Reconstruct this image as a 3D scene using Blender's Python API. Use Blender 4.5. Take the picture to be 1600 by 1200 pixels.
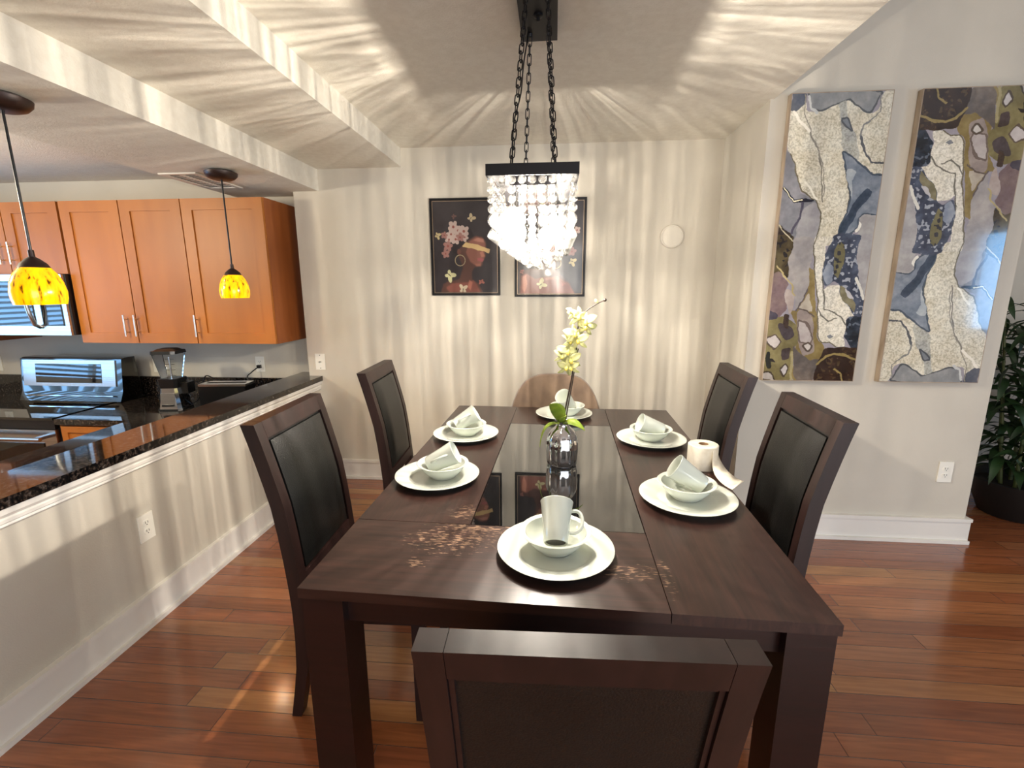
import bpy, bmesh, math, random
import numpy as np
from mathutils import Vector, Matrix, Euler
random.seed(7)
rng = np.random.default_rng(7)
PI = math.pi
for o in list(bpy.data.objects): bpy.data.objects.remove(o)
C = bpy.context.scene.collection

# ------------------------------------------------------------------ camera
F_PX = 738.71
yaw, pit, rol = -0.08716284, 0.20172173, -0.00330704
_f = Vector((math.sin(yaw)*math.cos(pit), math.cos(yaw)*math.cos(pit), -math.sin(pit)))
_r = Vector((math.cos(yaw), -math.sin(yaw), 0)); _u = _r.cross(_f)
_R = _r*math.cos(rol) + _u*math.sin(rol); _U = -_r*math.sin(rol) + _u*math.cos(rol)
cam_d = bpy.data.cameras.new('camera'); cam = bpy.data.objects.new('camera', cam_d); C.objects.link(cam)
cam_d.sensor_fit = 'HORIZONTAL'; cam_d.sensor_width = 36; cam_d.lens = F_PX/1600*36
cam_d.clip_start = 0.02; cam_d.clip_end = 100
m = Matrix((( _R.x, _U.x, -_f.x, 0), (_R.y, _U.y, -_f.y, 0), (_R.z, _U.z, -_f.z, 1.5), (0, 0, 0, 1)))
cam.matrix_world = m
bpy.context.scene.camera = cam

# ------------------------------------------------------------------ world, exposure
S = bpy.context.scene
S.view_settings.view_transform = 'Standard'; S.view_settings.look = 'None'
S.view_settings.gamma = 1; S.view_settings.use_curve_mapping = False
S.view_settings.exposure = 0.26
S.cycles.transparent_max_bounces = 48
w = bpy.data.worlds.new('world'); S.world = w; w.use_nodes = True
w.node_tree.nodes['Background'].inputs[0].default_value = (0.55, 0.72, 1.0, 1)
w.node_tree.nodes['Background'].inputs[1].default_value = 1.0

def area(name, loc, rot, sx, sy, power, col):
    l = bpy.data.lights.new(name, 'AREA'); l.shape = 'RECTANGLE'; l.size = sx; l.size_y = sy
    l.energy = power; l.color = col
    o = bpy.data.objects.new(name, l); o.location = loc; o.rotation_euler = rot; C.objects.link(o); return o
# daylight through the east and kitchen windows, plus an added fill behind the camera
area('daylight_east_window', (5.66, -0.65, 1.55), (0, PI/2, 0), 1.3, 1.6, 58, (0.30, 0.60, 1.0))
area('south_fill_light', (1.6, -3.36, 1.3), (PI/2, 0, 0), 3.4, 2.2, 110, (1.0, 0.97, 0.92))  # added area light behind the camera, warm fill for the ceiling
area('daylight_kitchen_window', (-5.36, 1.8, 1.42), (0, -PI/2, 0), 1.25, 1.7, 60, (0.24, 0.55, 1.0))
def spot(name, loc, power, col, size=0.06, ang=2.4):
    l = bpy.data.lights.new(name, 'SPOT'); l.energy = power; l.color = col; l.spot_size = ang
    l.spot_blend = 0.6; l.shadow_soft_size = size
    o = bpy.data.objects.new(name, l); o.location = loc; C.objects.link(o); return o
spot('kitchen_downlight', (-3.05, 2.35, 2.29), 18, (1.0, 0.86, 0.62))
def lamp(name, loc, power, col, size):
    l = bpy.data.lights.new(name, 'POINT'); l.energy = power; l.color = col; l.shadow_soft_size = size
    o = bpy.data.objects.new(name, l); o.location = loc; C.objects.link(o); return o
lamp('kitchen_ceiling_fill', (-3.5, 1.6, 1.95), 72, (1.0, 0.88, 0.66), .1)  # added unseen point light, put in to brighten the kitchen ceiling
spot('living_downlight', (2.4, 0.3, 3.3), 42, (1.0, 0.90, 0.76), 0.05, 2.2)

# ------------------------------------------------------------------ helpers
def srgb(h, a=1.0):
    if isinstance(h, str): c = [int(h[i:i+2], 16)/255 for i in (0, 2, 4)]
    else: c = [v/255 for v in h]
    return tuple([(v/12.92 if v <= .04045 else ((v+.055)/1.055)**2.4) for v in c] + [a])

class NT:
    def __init__(s, mat): s.t = mat.node_tree; s.n = s.t.nodes; s.b = s.n['Principled BSDF']; s.out = s.n['Material Output']
    def N(s, typ, **kw):
        n = s.n.new('ShaderNode'+typ)
        for k, v in kw.items():
            if k.startswith('i_'): n.inputs[int(k[2:])].default_value = v
            else: setattr(n, k, v)
        return n
    def L(s, a, ao, b, bi): s.t.links.new(a.outputs[ao], b.inputs[bi])
    def math(s, op, a, b=None):
        n = s.N('Math', operation=op)
        for i, v in enumerate((a, b)):
            if v is None: continue
            if isinstance(v, (int, float)): n.inputs[i].default_value = v
            else: s.t.links.new(v, n.inputs[i])
        return n.outputs[0]
def mat(name, col, rough=.5, metal=0., **kw):
    m_ = bpy.data.materials.new(name); m_.use_nodes = True
    b = m_.node_tree.nodes['Principled BSDF']
    b.inputs['Base Color'].default_value = srgb(col); b.inputs['Roughness'].default_value = rough
    b.inputs['Metallic'].default_value = metal
    for k, v in kw.items(): b.inputs[k.replace('_', ' ')].default_value = v
    return m_
def noisy(name, c1, c2, scale=(8, 8, 8), rough=.5, metal=0., bump=0., bscale=None, detail=4, ramp=(.35, .65), **kw):
    m_ = mat(name, c1, rough, metal, **kw); t = NT(m_)
    tc = t.N('TexCoord'); mp = t.N('Mapping'); mp.inputs['Scale'].default_value = scale
    t.L(tc, 'Object', mp, 'Vector')
    nz = t.N('TexNoise'); nz.inputs['Scale'].default_value = 1; nz.inputs['Detail'].default_value = detail
    t.L(mp, 0, nz, 'Vector')
    r = t.N('ValToRGB'); r.color_ramp.elements[0].color = srgb(c1); r.color_ramp.elements[1].color = srgb(c2)
    r.color_ramp.elements[0].position = ramp[0]; r.color_ramp.elements[1].position = ramp[1]
    t.L(nz, 'Fac', r, 0); t.L(r, 0, t.b, 'Base Color')
    if bump:
        src = nz
        if bscale:
            src = t.N('TexNoise'); src.inputs['Scale'].default_value = bscale; src.inputs['Detail'].default_value = 3
            t.L(tc, 'Object', src, 'Vector')
        bp = t.N('Bump'); bp.inputs['Strength'].default_value = bump; bp.inputs['Distance'].default_value = .002
        t.L(src, 'Fac', bp, 'Height'); t.L(bp, 0, t.b, 'Normal')
    return m_

M = {}
M['wall'] = noisy('wall_paint', 'cdc5b6', 'c7bfb0', (3, 3, 3), .75, bump=.25, bscale=180)
M['ceil'] = noisy('ceiling_paint', 'e0dacd', 'd9d2c4', (30, 30, 30), .85, bump=.9, bscale=120)
M['trim'] = noisy('trim_paint', 'e9e4dc', 'e4dfd6', (2, 2, 2), .35)
M['darkwood'] = noisy('espresso_wood', '1a0c0a', '230f0d', (3, 60, 60), .32, bump=.08)
M['chairwood'] = noisy('chair_wood', '1d0e0c', '281512', (30, 30, 4), .42, bump=.05)
M['leather'] = noisy('black_leather', '0b0b0a', '111110', (9, 9, 9), .38, bump=.5, bscale=260)
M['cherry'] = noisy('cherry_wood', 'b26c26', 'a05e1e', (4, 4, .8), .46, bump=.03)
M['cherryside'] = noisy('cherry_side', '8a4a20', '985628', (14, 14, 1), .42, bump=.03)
M['steel'] = noisy('brushed_steel', 'c4c4c4', 'b4b4b4', (2, 2, 120), .25, 1.)
M['nickel'] = mat('satin_nickel', 'd8d4cc', .3, 1.)
M['chrome'] = mat('chrome', 'e8e8ea', .06, 1.)
M['blackglass'] = mat('black_glass', '060607', .04, 0., Coat_Weight=.6, Coat_Roughness=.02)
M['blackplastic'] = mat('black_plastic', '0d0d0e', .35)
M['bronze'] = noisy('oiled_bronze', '33201a', '291914', (30, 30, 30), .42, .3)
M['blackmetal'] = mat('black_metal', '131114', .45, .5)
M['china'] = mat('white_china', 'ccd1c6', .12, 0., Coat_Weight=.5, Coat_Roughness=.05)
M['chinagray'] = mat('shaded_unglazed_base', '4a4844', .5)  # unglazed stamped foot, with the shade of its recess put into the grey
M['plastic'] = mat('white_plastic', 'ece8dc', .4)
M['slot'] = mat('slot_dark', '2a2724', .6)
M['paper'] = noisy('tissue_paper', 'eee6d4', 'e6dcc8', (50, 50, 50), .95, bump=.4, bscale=90)
M['card'] = mat('cardboard', '9a7a58', .9)
M['suede'] = noisy('brown_suede', '7b6655', '8f7863', (9, 9, 9), .9, bump=.3, bscale=300, Sheen_Weight=.3)
M['stemgreen'] = mat('orchid_stem', '33241a', .5)
M['leafgreen'] = noisy('orchid_leaf', 'a8b848', '86a038', (25, 25, 25), .45)
M['foliage'] = noisy('dark_foliage', '1a2c14', '2a4420', (8, 8, 8), .5)
M['cane'] = noisy('green_cane', '5a5e30', '3c4a24', (4, 4, 30), .55)
M['pot'] = mat('black_pot', '141414', .5)
M['soil'] = noisy('soil', '1e1712', '2c2219', (40, 40, 40), .95)
M['vent'] = mat('vent_metal', 'd8d0c4', .5)
M['ventdark'] = mat('vent_dark', '26221e', .8)
M['petal'] = noisy('orchid_petal', 'b8b878', 'c8c48c', (40, 40, 40), .6)
M['petalyellow'] = mat('orchid_lip', 'e8d060', .6)
M['canvas_side'] = noisy('canvas_side', 'b3a08a', '8e7c68', (20, 20, 5), .6)

# transparent-ish petal
def add_trans(m_, w_=.4):
    m_.node_tree.nodes['Principled BSDF'].inputs['Subsurface Weight'].default_value = 0
    t = NT(m_); tr = t.N('BsdfTranslucent'); mx = t.N('MixShader'); mx.inputs[0].default_value = w_
    col = t.b.inputs['Base Color']
    if col.is_linked: t.t.links.new(col.links[0].from_socket, tr.inputs[0])
    else: tr.inputs[0].default_value = col.default_value
    t.L(t.b, 0, mx, 1); t.L(tr, 0, mx, 2); t.L(mx, 0, t.out, 0)
add_trans(M['petal'], .2); add_trans(M['leafgreen'], .3)

def granite():
    m_ = mat('black_granite', '0c0c0c', .07, 0., Coat_Weight=.3, Coat_Roughness=.03); t = NT(m_)
    tc = t.N('TexCoord')
    n1 = t.N('TexNoise'); n1.inputs['Scale'].default_value = 75; n1.inputs['Detail'].default_value = 3; t.L(tc, 'Object', n1, 'Vector')
    r1 = t.N('ValToRGB'); e = r1.color_ramp.elements
    e[0].position = .45; e[0].color = srgb('0b0b0c'); e[1].position = .62; e[1].color = srgb('3a302a')
    x = e.new(.72); x.color = srgb('5a5450')
    t.L(n1, 'Fac', r1, 0)
    n2 = t.N('TexVoronoi'); n2.inputs['Scale'].default_value = 110; t.L(tc, 'Object', n2, 'Vector')
    r2 = t.N('ValToRGB'); r2.color_ramp.elements[0].position = .0; r2.color_ramp.elements[0].color = (1, 1, 1, 1)
    r2.color_ramp.elements[1].position = .22; r2.color_ramp.elements[1].color = (0, 0, 0, 1); t.L(n2, 'Distance', r2, 0)
    n3 = t.N('TexNoise'); n3.inputs['Scale'].default_value = 14; t.L(tc, 'Object', n3, 'Vector')
    g = t.math('GREATER_THAN', n3.outputs['Fac'], .58); g2 = t.math('MULTIPLY', g, r2.outputs[0])
    mx = t.N('MixRGB'); t.t.links.new(g2, mx.inputs[0]); t.L(r1, 0, mx, 1); mx.inputs[2].default_value = srgb('807a74')
    t.L(mx, 0, t.b, 'Base Color'); return m_
M['granite'] = granite()

def floor_mat():
    m_ = mat('cherry_plank_floor', '7a3c1c', .2, 0., Coat_Weight=.5, Coat_Roughness=.12); t = NT(m_)
    tc = t.N('TexCoord'); sp = t.N('SeparateXYZ'); t.L(tc, 'Object', sp, 0)
    PW, PL = .0865, 1.15
    yr = t.math('DIVIDE', t.math('ADD', sp.outputs[1], .031), PW); row = t.math('FLOOR', yr); fy = t.math('FRACT', yr)
    wn = t.N('TexWhiteNoise', noise_dimensions='1D'); t.t.links.new(row, wn.inputs['W'])
    off = t.math('MULTIPLY', wn.outputs['Value'], 7.3)
    xr = t.math('ADD', t.math('DIVIDE', sp.outputs[0], PL), off); cl = t.math('FLOOR', xr); fx = t.math('FRACT', xr)
    cb = t.N('CombineXYZ'); t.t.links.new(row, cb.inputs[0]); t.t.links.new(cl, cb.inputs[1])
    w2 = t.N('TexWhiteNoise', noise_dimensions='3D'); t.L(cb, 0, w2, 'Vector')
    rp = t.N('ValToRGB'); el = rp.color_ramp.elements; rp.color_ramp.interpolation = 'LINEAR'
    cols = [(0, '824a2e'), (.15, '8c5232'), (.35, '955a36'), (.55, '8a5034'), (.75, '9c6440'), (.92, 'ac7c4e'), (1, '6e3e2c')]
    el[0].position = 0; el[0].color = srgb(cols[0][1]); el[1].position = 1; el[1].color = srgb(cols[-1][1])
    for p, c in cols[1:-1]:
        q = el.new(p); q.color = srgb(c)
    t.L(w2, 'Value', rp, 0)
    mp = t.N('Mapping'); mp.inputs['Scale'].default_value = (3, 45, 1); t.L(tc, 'Object', mp, 0)
    ad = t.N('VectorMath', operation='ADD'); t.L(mp, 0, ad, 0); t.L(w2, 'Color', ad, 1)
    gn = t.N('TexNoise'); gn.inputs['Scale'].default_value = 1.3; gn.inputs['Detail'].default_value = 6; gn.inputs['Distortion'].default_value = .8
    t.L(ad, 0, gn, 'Vector')
    gr = t.N('ValToRGB'); gr.color_ramp.elements[0].color = (.72, .68, .66, 1); gr.color_ramp.elements[0].position = .3
    gr.color_ramp.elements[1].color = (1.18, 1.15, 1.1, 1); gr.color_ramp.elements[1].position = .68; t.L(gn, 'Fac', gr, 0)
    mu = t.N('MixRGB', blend_type='MULTIPLY'); mu.inputs[0].default_value = .8; t.L(rp, 0, mu, 1); t.L(gr, 0, mu, 2)
    ey = t.math('MINIMUM', fy, t.math('SUBTRACT', 1., fy)); ex = t.math('MULTIPLY', t.math('MINIMUM', fx, t.math('SUBTRACT', 1., fx)), PL/PW)
    ed = t.math('MINIMUM', ey, ex); sm = t.N('MapRange'); sm.inputs[1].default_value = .006; sm.inputs[2].default_value = .024
    t.t.links.new(ed, sm.inputs[0])
    dk = t.N('MixRGB'); dk.inputs[1].default_value = srgb('42200f'); t.L(sm, 0, dk, 0); t.L(mu, 0, dk, 2)
    t.L(dk, 0, t.b, 'Base Color')
    bp = t.N('Bump'); bp.inputs['Strength'].default_value = .5; bp.inputs['Distance'].default_value = .0015
    t.L(sm, 0, bp, 'Height'); t.L(bp, 0, t.b, 'Normal')
    return m_
M['floor'] = floor_mat()

def table_mat(name, along_x, worn):
    m_ = mat(name, '2e1512', .3, 0., Coat_Weight=.15, Coat_Roughness=.15); t = NT(m_)
    tc = t.N('TexCoord'); mp = t.N('Mapping'); mp.inputs['Scale'].default_value = (4, 70, 30) if along_x else (70, 4, 30)
    t.L(tc, 'Object', mp, 0)
    nz = t.N('TexNoise'); nz.inputs['Scale'].default_value = 1; nz.inputs['Detail'].default_value = 5; nz.inputs['Distortion'].default_value = .6; t.L(mp, 0, nz, 0)
    r = t.N('ValToRGB'); r.color_ramp.elements[0].position = .3; r.color_ramp.elements[0].color = srgb('221310')
    r.color_ramp.elements[1].position = .7; r.color_ramp.elements[1].color = srgb('38221c'); t.L(nz, 'Fac', r, 0)
    last = r
    if worn:
        n2 = t.N('TexNoise'); n2.inputs['Scale'].default_value = 1; n2.inputs['Detail'].default_value = 4
        mp2 = t.N('Mapping'); mp2.inputs['Scale'].default_value = (46, 240, 1) ; t.L(tc, 'Object', mp2, 0); t.L(mp2, 0, n2, 0)
        # worn patches: elongated flakes inside three worn areas of the near board
        def blob(cx_, cy_, rx, ry):
            s_ = t.N('SeparateXYZ'); t.L(tc, 'Object', s_, 0)
            a = t.math('DIVIDE', t.math('SUBTRACT', s_.outputs[0], cx_), rx); b_ = t.math('DIVIDE', t.math('SUBTRACT', s_.outputs[1], cy_), ry)
            return t.math('MAXIMUM', 0., t.math('SUBTRACT', 1., t.math('ADD', t.math('MULTIPLY', a, a), t.math('MULTIPLY', b_, b_))))
        tot = None
        for p in worn:
            q = blob(*p); tot = q if tot is None else t.math('MAXIMUM', tot, q)
        v = t.math('ADD', n2.outputs['Fac'], t.math('MULTIPLY', tot, .14))
        g = t.N('MapRange'); g.inputs[1].default_value = .66; g.inputs[2].default_value = .72; t.t.links.new(v, g.inputs[0])
        gt = t.math('MULTIPLY', g.outputs[0], t.math('GREATER_THAN', tot, .02))
        mx = t.N('MixRGB'); t.t.links.new(gt, mx.inputs[0]); t.L(r, 0, mx, 1); mx.inputs[2].default_value = srgb('8c705a'); last = mx
    t.L(last, 0, t.b, 'Base Color')
    bp = t.N('Bump'); bp.inputs['Strength'].default_value = .12; bp.inputs['Distance'].default_value = .001; t.L(nz, 'Fac', bp, 'Height'); t.L(bp, 0, t.b, 'Normal')
    return m_

def crystal_mat():
    m_ = bpy.data.materials.new('cut_crystal'); m_.use_nodes = True; t = NT(m_); t.n.remove(t.b)
    tr = t.N('BsdfTransparent'); lw = t.N('LayerWeight'); lw.inputs[0].default_value = .35
    cr = t.N('ValToRGB'); cr.color_ramp.elements[0].color = (.97, .97, .96, 1); cr.color_ramp.elements[1].color = (.35, .36, .38, 1); cr.color_ramp.elements[0].position = .15; cr.color_ramp.elements[1].position = .8
    t.L(lw, 'Facing', cr, 0); t.L(cr, 0, tr, 0)
    gl = t.N('BsdfGlossy'); gl.inputs['Roughness'].default_value = .08
    tl = t.N('BsdfTranslucent'); tl.inputs[0].default_value = (1, .98, .94, 1)
    fr = t.N('Fresnel'); fr.inputs[0].default_value = 1.6
    m1 = t.N('MixShader'); t.L(fr, 0, m1, 0); t.L(tr, 0, m1, 1); t.L(gl, 0, m1, 2)
    m2 = t.N('MixShader'); m2.inputs[0].default_value = .035; t.L(m1, 0, m2, 1); t.L(tl, 0, m2, 2)
    t.L(m2, 0, t.out, 0); return m_
M['crystal'] = crystal_mat()
def glass_mat(name='clear_glass'):
    m_ = bpy.data.materials.new(name); m_.use_nodes = True; t = NT(m_); t.n.remove(t.b)
    tr = t.N('BsdfTransparent'); tr.inputs[0].default_value = (.86, .9, .93, 1)
    gl = t.N('BsdfGlossy'); gl.inputs['Roughness'].default_value = .03
    fr = t.N('Fresnel'); fr.inputs[0].default_value = 1.5
    m1 = t.N('MixShader'); t.L(fr, 0, m1, 0); t.L(tr, 0, m1, 1); t.L(gl, 0, m1, 2); t.L(m1, 0, t.out, 0); return m_
M['glass'] = glass_mat()
def emit(name, col, s):
    m_ = bpy.data.materials.new(name); m_.use_nodes = True; t = NT(m_); t.n.remove(t.b)
    e = t.N('Emission'); e.inputs[0].default_value = col; e.inputs[1].default_value = s; t.L(e, 0, t.out, 0); return m_
M['bulb'] = emit('chandelier_bulb', (1.0, .90, .76, 1), 170)
M['lampbulb'] = emit('pendant_bulb', (1.0, .9, .7, 1), 60)
def shade_mat():
    m_ = mat('amber_art_glass', 'f0a800', .15); t = NT(m_)
    tc = t.N('TexCoord'); mp = t.N('Mapping'); mp.inputs['Scale'].default_value = (60, 60, 14); mp.inputs['Rotation'].default_value = (0, .9, .3)
    t.L(tc, 'Object', mp, 0)
    nz = t.N('TexNoise'); nz.inputs['Scale'].default_value = 1; nz.inputs['Detail'].default_value = 3; t.L(mp, 0, nz, 0)
    r = t.N('ValToRGB'); e = r.color_ramp.elements; e[0].position = .57; e[0].color = srgb('ffb000'); e[1].position = .66; e[1].color = srgb('5a3000')
    q = e.new(.3); q.color = srgb('ffc800'); t.L(nz, 'Fac', r, 0)
    t.L(r, 0, t.b, 'Base Color'); t.L(r, 0, t.b, 'Emission Color'); t.b.inputs['Emission Strength'].default_value = .7; return m_
M['shade'] = shade_mat()
def attr_mat(name, rough, coat):
    m_ = mat(name, '808080', rough, 0., Coat_Weight=coat, Coat_Roughness=.04); t = NT(m_)
    a = t.N('Attribute'); a.attribute_name = 'paint'; t.L(a, 'Color', t.b, 'Base Color'); return m_
M['portrait'] = attr_mat('portrait_print', .3, .25)
M['marble'] = attr_mat('marble_resin_print', .12, .8)

# ------------------------------------------------------------------ mesh helpers
def bx(bm, x0, x1, y0, y1, z0, z1, mi=0):
    vs = [bm.verts.new((x, y, z)) for z in (z0, z1) for y in (y0, y1) for x in (x0, x1)]
    fs = [(0, 2, 3, 1), (4, 5, 7, 6), (0, 1, 5, 4), (2, 6, 7, 3), (0, 4, 6, 2), (1, 3, 7, 5)]
    out = []
    for f in fs:
        fc = bm.faces.new([vs[i] for i in f]); fc.material_index = mi; out.append(fc)
    return vs
def bevel_all(bm, w_, seg=2, ang=.5):
    es = [e for e in bm.edges if len(e.link_faces) == 2 and e.calc_face_angle(0) > ang]
    if es: bmesh.ops.bevel(bm, geom=es, offset=w_, segments=seg, affect='EDGES', profile=.6, clamp_overlap=True)
def lathe(bm, prof, n=40, center=(0, 0), mi=0, smooth=True, cap0=False, cap1=False):
    rings = []
    for r, z in prof:
        if r < 1e-6: rings.append([bm.verts.new((center[0], center[1], z))])
        else: rings.append([bm.verts.new((center[0]+r*math.cos(2*PI*i/n), center[1]+r*math.sin(2*PI*i/n), z)) for i in range(n)])
    for a, b in zip(rings, rings[1:]):
        for i in range(n):
            j = (i+1) % n
            if len(a) == 1 and len(b) == 1: continue
            if len(a) == 1: f = bm.faces.new((a[0], b[j], b[i]))
            elif len(b) == 1: f = bm.faces.new((a[i], a[j], b[0]))
            else: f = bm.faces.new((a[i], a[j], b[j], b[i]))
            f.smooth = smooth; f.material_index = mi
    if cap0 and len(rings[0]) > 1: f = bm.faces.new(rings[0][::-1]); f.material_index = mi
    if cap1 and len(rings[-1]) > 1: f = bm.faces.new(rings[-1]); f.material_index = mi
    return rings
def tube(bm, pts, r, n=10, mi=0, closed=False, cap=True, smooth=True):
    pts = [Vector(p) for p in pts]; N_ = len(pts)
    rs = r if isinstance(r, (list, tuple)) else [r]*N_
    rings = []; prev = None
    for i, p in enumerate(pts):
        if closed: t_ = (pts[(i+1) % N_]-pts[i-1]).normalized()
        else: t_ = (pts[min(i+1, N_-1)]-pts[max(i-1, 0)]).normalized()
        if prev is None:
            a = Vector((0, 0, 1)) if abs(t_.z) < .9 else Vector((1, 0, 0))
            u_ = t_.cross(a).normalized()
        else: u_ = (prev - t_*prev.dot(t_)).normalized()
        prev = u_; v_ = t_.cross(u_)
        rings.append([bm.verts.new(p+(u_*math.cos(2*PI*k/n)+v_*math.sin(2*PI*k/n))*rs[i]) for k in range(n)])
    pr = list(zip(rings, rings[1:])) + ([(rings[-1], rings[0])] if closed else [])
    for a, b in pr:
        for k in range(n):
            f = bm.faces.new((a[k], a[(k+1) % n], b[(k+1) % n], b[k])); f.smooth = smooth; f.material_index = mi
    if cap and not closed:
        bm.faces.new(rings[0][::-1]).material_index = mi; bm.faces.new(rings[-1]).material_index = mi
def sweep_profile(bm, pts, wy, d, mi=0, y0=0.):
    """rectangular post following (x,z) points; wy = width in y, d = thickness in x"""
    rings = []
    for i, (x, z, *rest) in enumerate(pts):
        dd = rest[0] if rest else d
        rings.append([bm.verts.new((x-dd/2, y0-wy/2, z)), bm.verts.new((x+dd/2, y0-wy/2, z)), bm.verts.new((x+dd/2, y0+wy/2, z)), bm.verts.new((x-dd/2, y0+wy/2, z))])
    for a, b in zip(rings, rings[1:]):
        for k in range(4): bm.faces.new((a[k], a[(k+1) % 4], b[(k+1) % 4], b[k])).material_index = mi
    bm.faces.new(rings[0][::-1]); bm.faces.new(rings[-1])
def extrude_poly(bm, poly, h0, h1, axis='z', mi=0):
    def P(a, b, h):
        return {'z': (a, b, h), 'y': (a, h, b), 'x': (h, a, b)}[axis]
    lo = [bm.verts.new(P(a, b, h0)) for a, b in poly]; hi = [bm.verts.new(P(a, b, h1)) for a, b in poly]
    n = len(poly)
    bm.faces.new(lo[::-1]).material_index = mi; bm.faces.new(hi).material_index = mi
    for i in range(n): bm.faces.new((lo[i], lo[(i+1) % n], hi[(i+1) % n], hi[i])).material_index = mi
def obj(name, bm, m_, parent=None, loc=(0, 0, 0), rot=(0, 0, 0), fix=True):
    if fix: bmesh.ops.recalc_face_normals(bm, faces=bm.faces)
    me = bpy.data.meshes.new(name); bm.to_mesh(me); bm.free()
    for x in (m_ if isinstance(m_, (list, tuple)) else [m_]): me.materials.append(x)
    me.set_sharp_from_angle(angle=math.radians(42))
    o = bpy.data.objects.new(name, me); o.location = loc; o.rotation_euler = rot
    if parent: o.parent = parent
    C.objects.link(o); return o
def tag(o, label, cat, group=None):
    o['label'] = label; o['category'] = cat
    if group: o['group'] = group
    return o
def thing(name, label, cat, loc=(0, 0, 0), rz=0., group=None, rot=None):
    o = bpy.data.objects.new(name, None); o.empty_display_size = .05; o.location = loc; o.rotation_euler = rot or (0, 0, rz); C.objects.link(o)
    return tag(o, label, cat, group)
def struct(name, bm, m_, parent=None, fix=True):
    o = obj(name, bm, m_, parent, fix=fix); o['kind'] = 'structure'; return o
def copy_tree(o, parent=None):
    c = o.copy(); C.objects.link(c)
    if parent: c.parent = parent
    for ch in list(o.children): copy_tree(ch, c)
    return c
def B(*boxes, bev=0., seg=2):
    bm = bmesh.new()
    for b in boxes: bx(bm, *b)
    if bev: bevel_all(bm, bev, seg)
    return bm

# ================================================================== SETTING
ZC, Z2, Z3, ZK, ZL = 2.45, 2.327, 2.18, 2.325, 3.5
YB, YK, XR, YA = 3.468, 3.64, 1.105, 2.80
XE, YS, XW = 5.5, -3.2, -5.2
struct('floor', B((XW, XE, YS, 3.76, -.12, 0)), M['floor'])
bm = bmesh.new(); bx(bm, -1.883, XR+.02, YB, YB+.20, 0, ZL)
bevel_all(bm, .015, 3); struct('wall_back', bm, M['wall'])
struct('wall_kitchen', B((XW-.12, -1.885, YK, YK+.15, 0, ZK+.3)), M['wall'])
struct('wall_right', B((XR, 2.44, YA, 3.75, 0, ZL), bev=.012, seg=3), M['wall'])
struct('wall_back_right', B((2.43, XE+.12, 3.62, 3.75, 0, ZL)), M['wall'])
struct('wall_left', B((-1.965, -1.812, -.8, YB, 0, .794)), M['wall'])
# dining ceiling with its two stepped beams, then kitchen and living ceilings
struct('ceiling', B((-1.077, 1.122, YS, YB, ZC, ZL+.1)), M['ceil'])
struct('trim_1', B((-1.69, -1.077, YS, YB, Z2, ZL+.1)), M['ceil'])
struct('trim_2', B((-2.42, -1.69, YS, YB, Z3, ZL+.1), (-2.42, -1.884, YB, YK, Z3, ZL+.1)), M['ceil'])
struct('ceiling_kitchen', B((XW-.12, -2.42, YS, YK, ZK, ZL+.1)), M['ceil'])
struct('ceiling_living', B((1.122, XE+.12, YS-.1, 3.62, ZL, ZL+.1)), M['ceil'])
# outer walls with window openings
def wall_open(name, axis, pos, th, a0, a1, z0, z1, o):
    oa0, oa1, oz0, oz1 = o
    rects = [(a0, oa0, z0, z1), (oa1, a1, z0, z1), (oa0, oa1, z0, oz0), (oa0, oa1, oz1, z1)]
    bm = bmesh.new()
    for r in rects:
        if r[1]-r[0] < .001 or r[3]-r[2] < .001: continue
        if axis == 'x': bx(bm, pos, pos+th, r[0], r[1], r[2], r[3])
        else: bx(bm, r[0], r[1], pos, pos+th, r[2], r[3])
    struct(name, bm, M['wall'])
wall_open('wall_east', 'x', XE, .12, YS, 3.62, 0, ZL, (-1.45, .15, .9, 2.2))
wall_open('wall_west', 'x', XW-.12, .12, YS, YK, 0, ZK, (1.0, 2.65, .8, 2.05))
wall_open('wall_south', 'y', YS-.12, .12, XW-.12, XE+.12, 0, ZL, (-.1, 3.3, .0, 2.4))
def window(name, axis, pos, a0, a1, z0, z1, slat=False, mull=1):
    bm = bmesh.new(); t_ = .05
    segs = [(a0, a0+t_, z0, z1), (a1-t_, a1, z0, z1), (a0, a1, z0, z0+t_), (a0, a1, z1-t_, z1)]
    for k in range(mull): c = a0+(a1-a0)*(k+1)/(mull+1); segs.append((c-.02, c+.02, z0, z1))
    for s_ in segs:
        if axis == 'x': bx(bm, pos-.03, pos+.03, *s_)
        else: bx(bm, s_[0], s_[1], pos-.03, pos+.03, s_[2], s_[3])
    o = struct(name, bm, M['trim'])
    if slat:
        bm = bmesh.new(); z = z0+.06
        while z < z1-.05:
            vs = [(pos+.05, a0+.03, z), (pos+.09, a0+.03, z+.022), (pos+.09, a1-.03, z+.022), (pos+.05, a1-.03, z)]
            lo = [bm.verts.new(v) for v in vs]; hi = [bm.verts.new((v[0], v[1], v[2]+.003)) for v in vs]
            bm.faces.new(lo[::-1]); bm.faces.new(hi)
            for i in range(4): bm.faces.new((lo[i], lo[(i+1) % 4], hi[(i+1) % 4], hi[i]))
            z += .05
        b = obj('window_blind', bm, M['trim'], o)
window('window_1', 'x', XE+.06, -1.45, .15, .9, 2.2)
window('window_2', 'x', XW-.06, 1.0, 2.65, .8, 2.05, slat=True, mull=1)
window('window_3', 'y', YS-.06, -.1, 3.3, .0, 2.4, mull=1)

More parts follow.
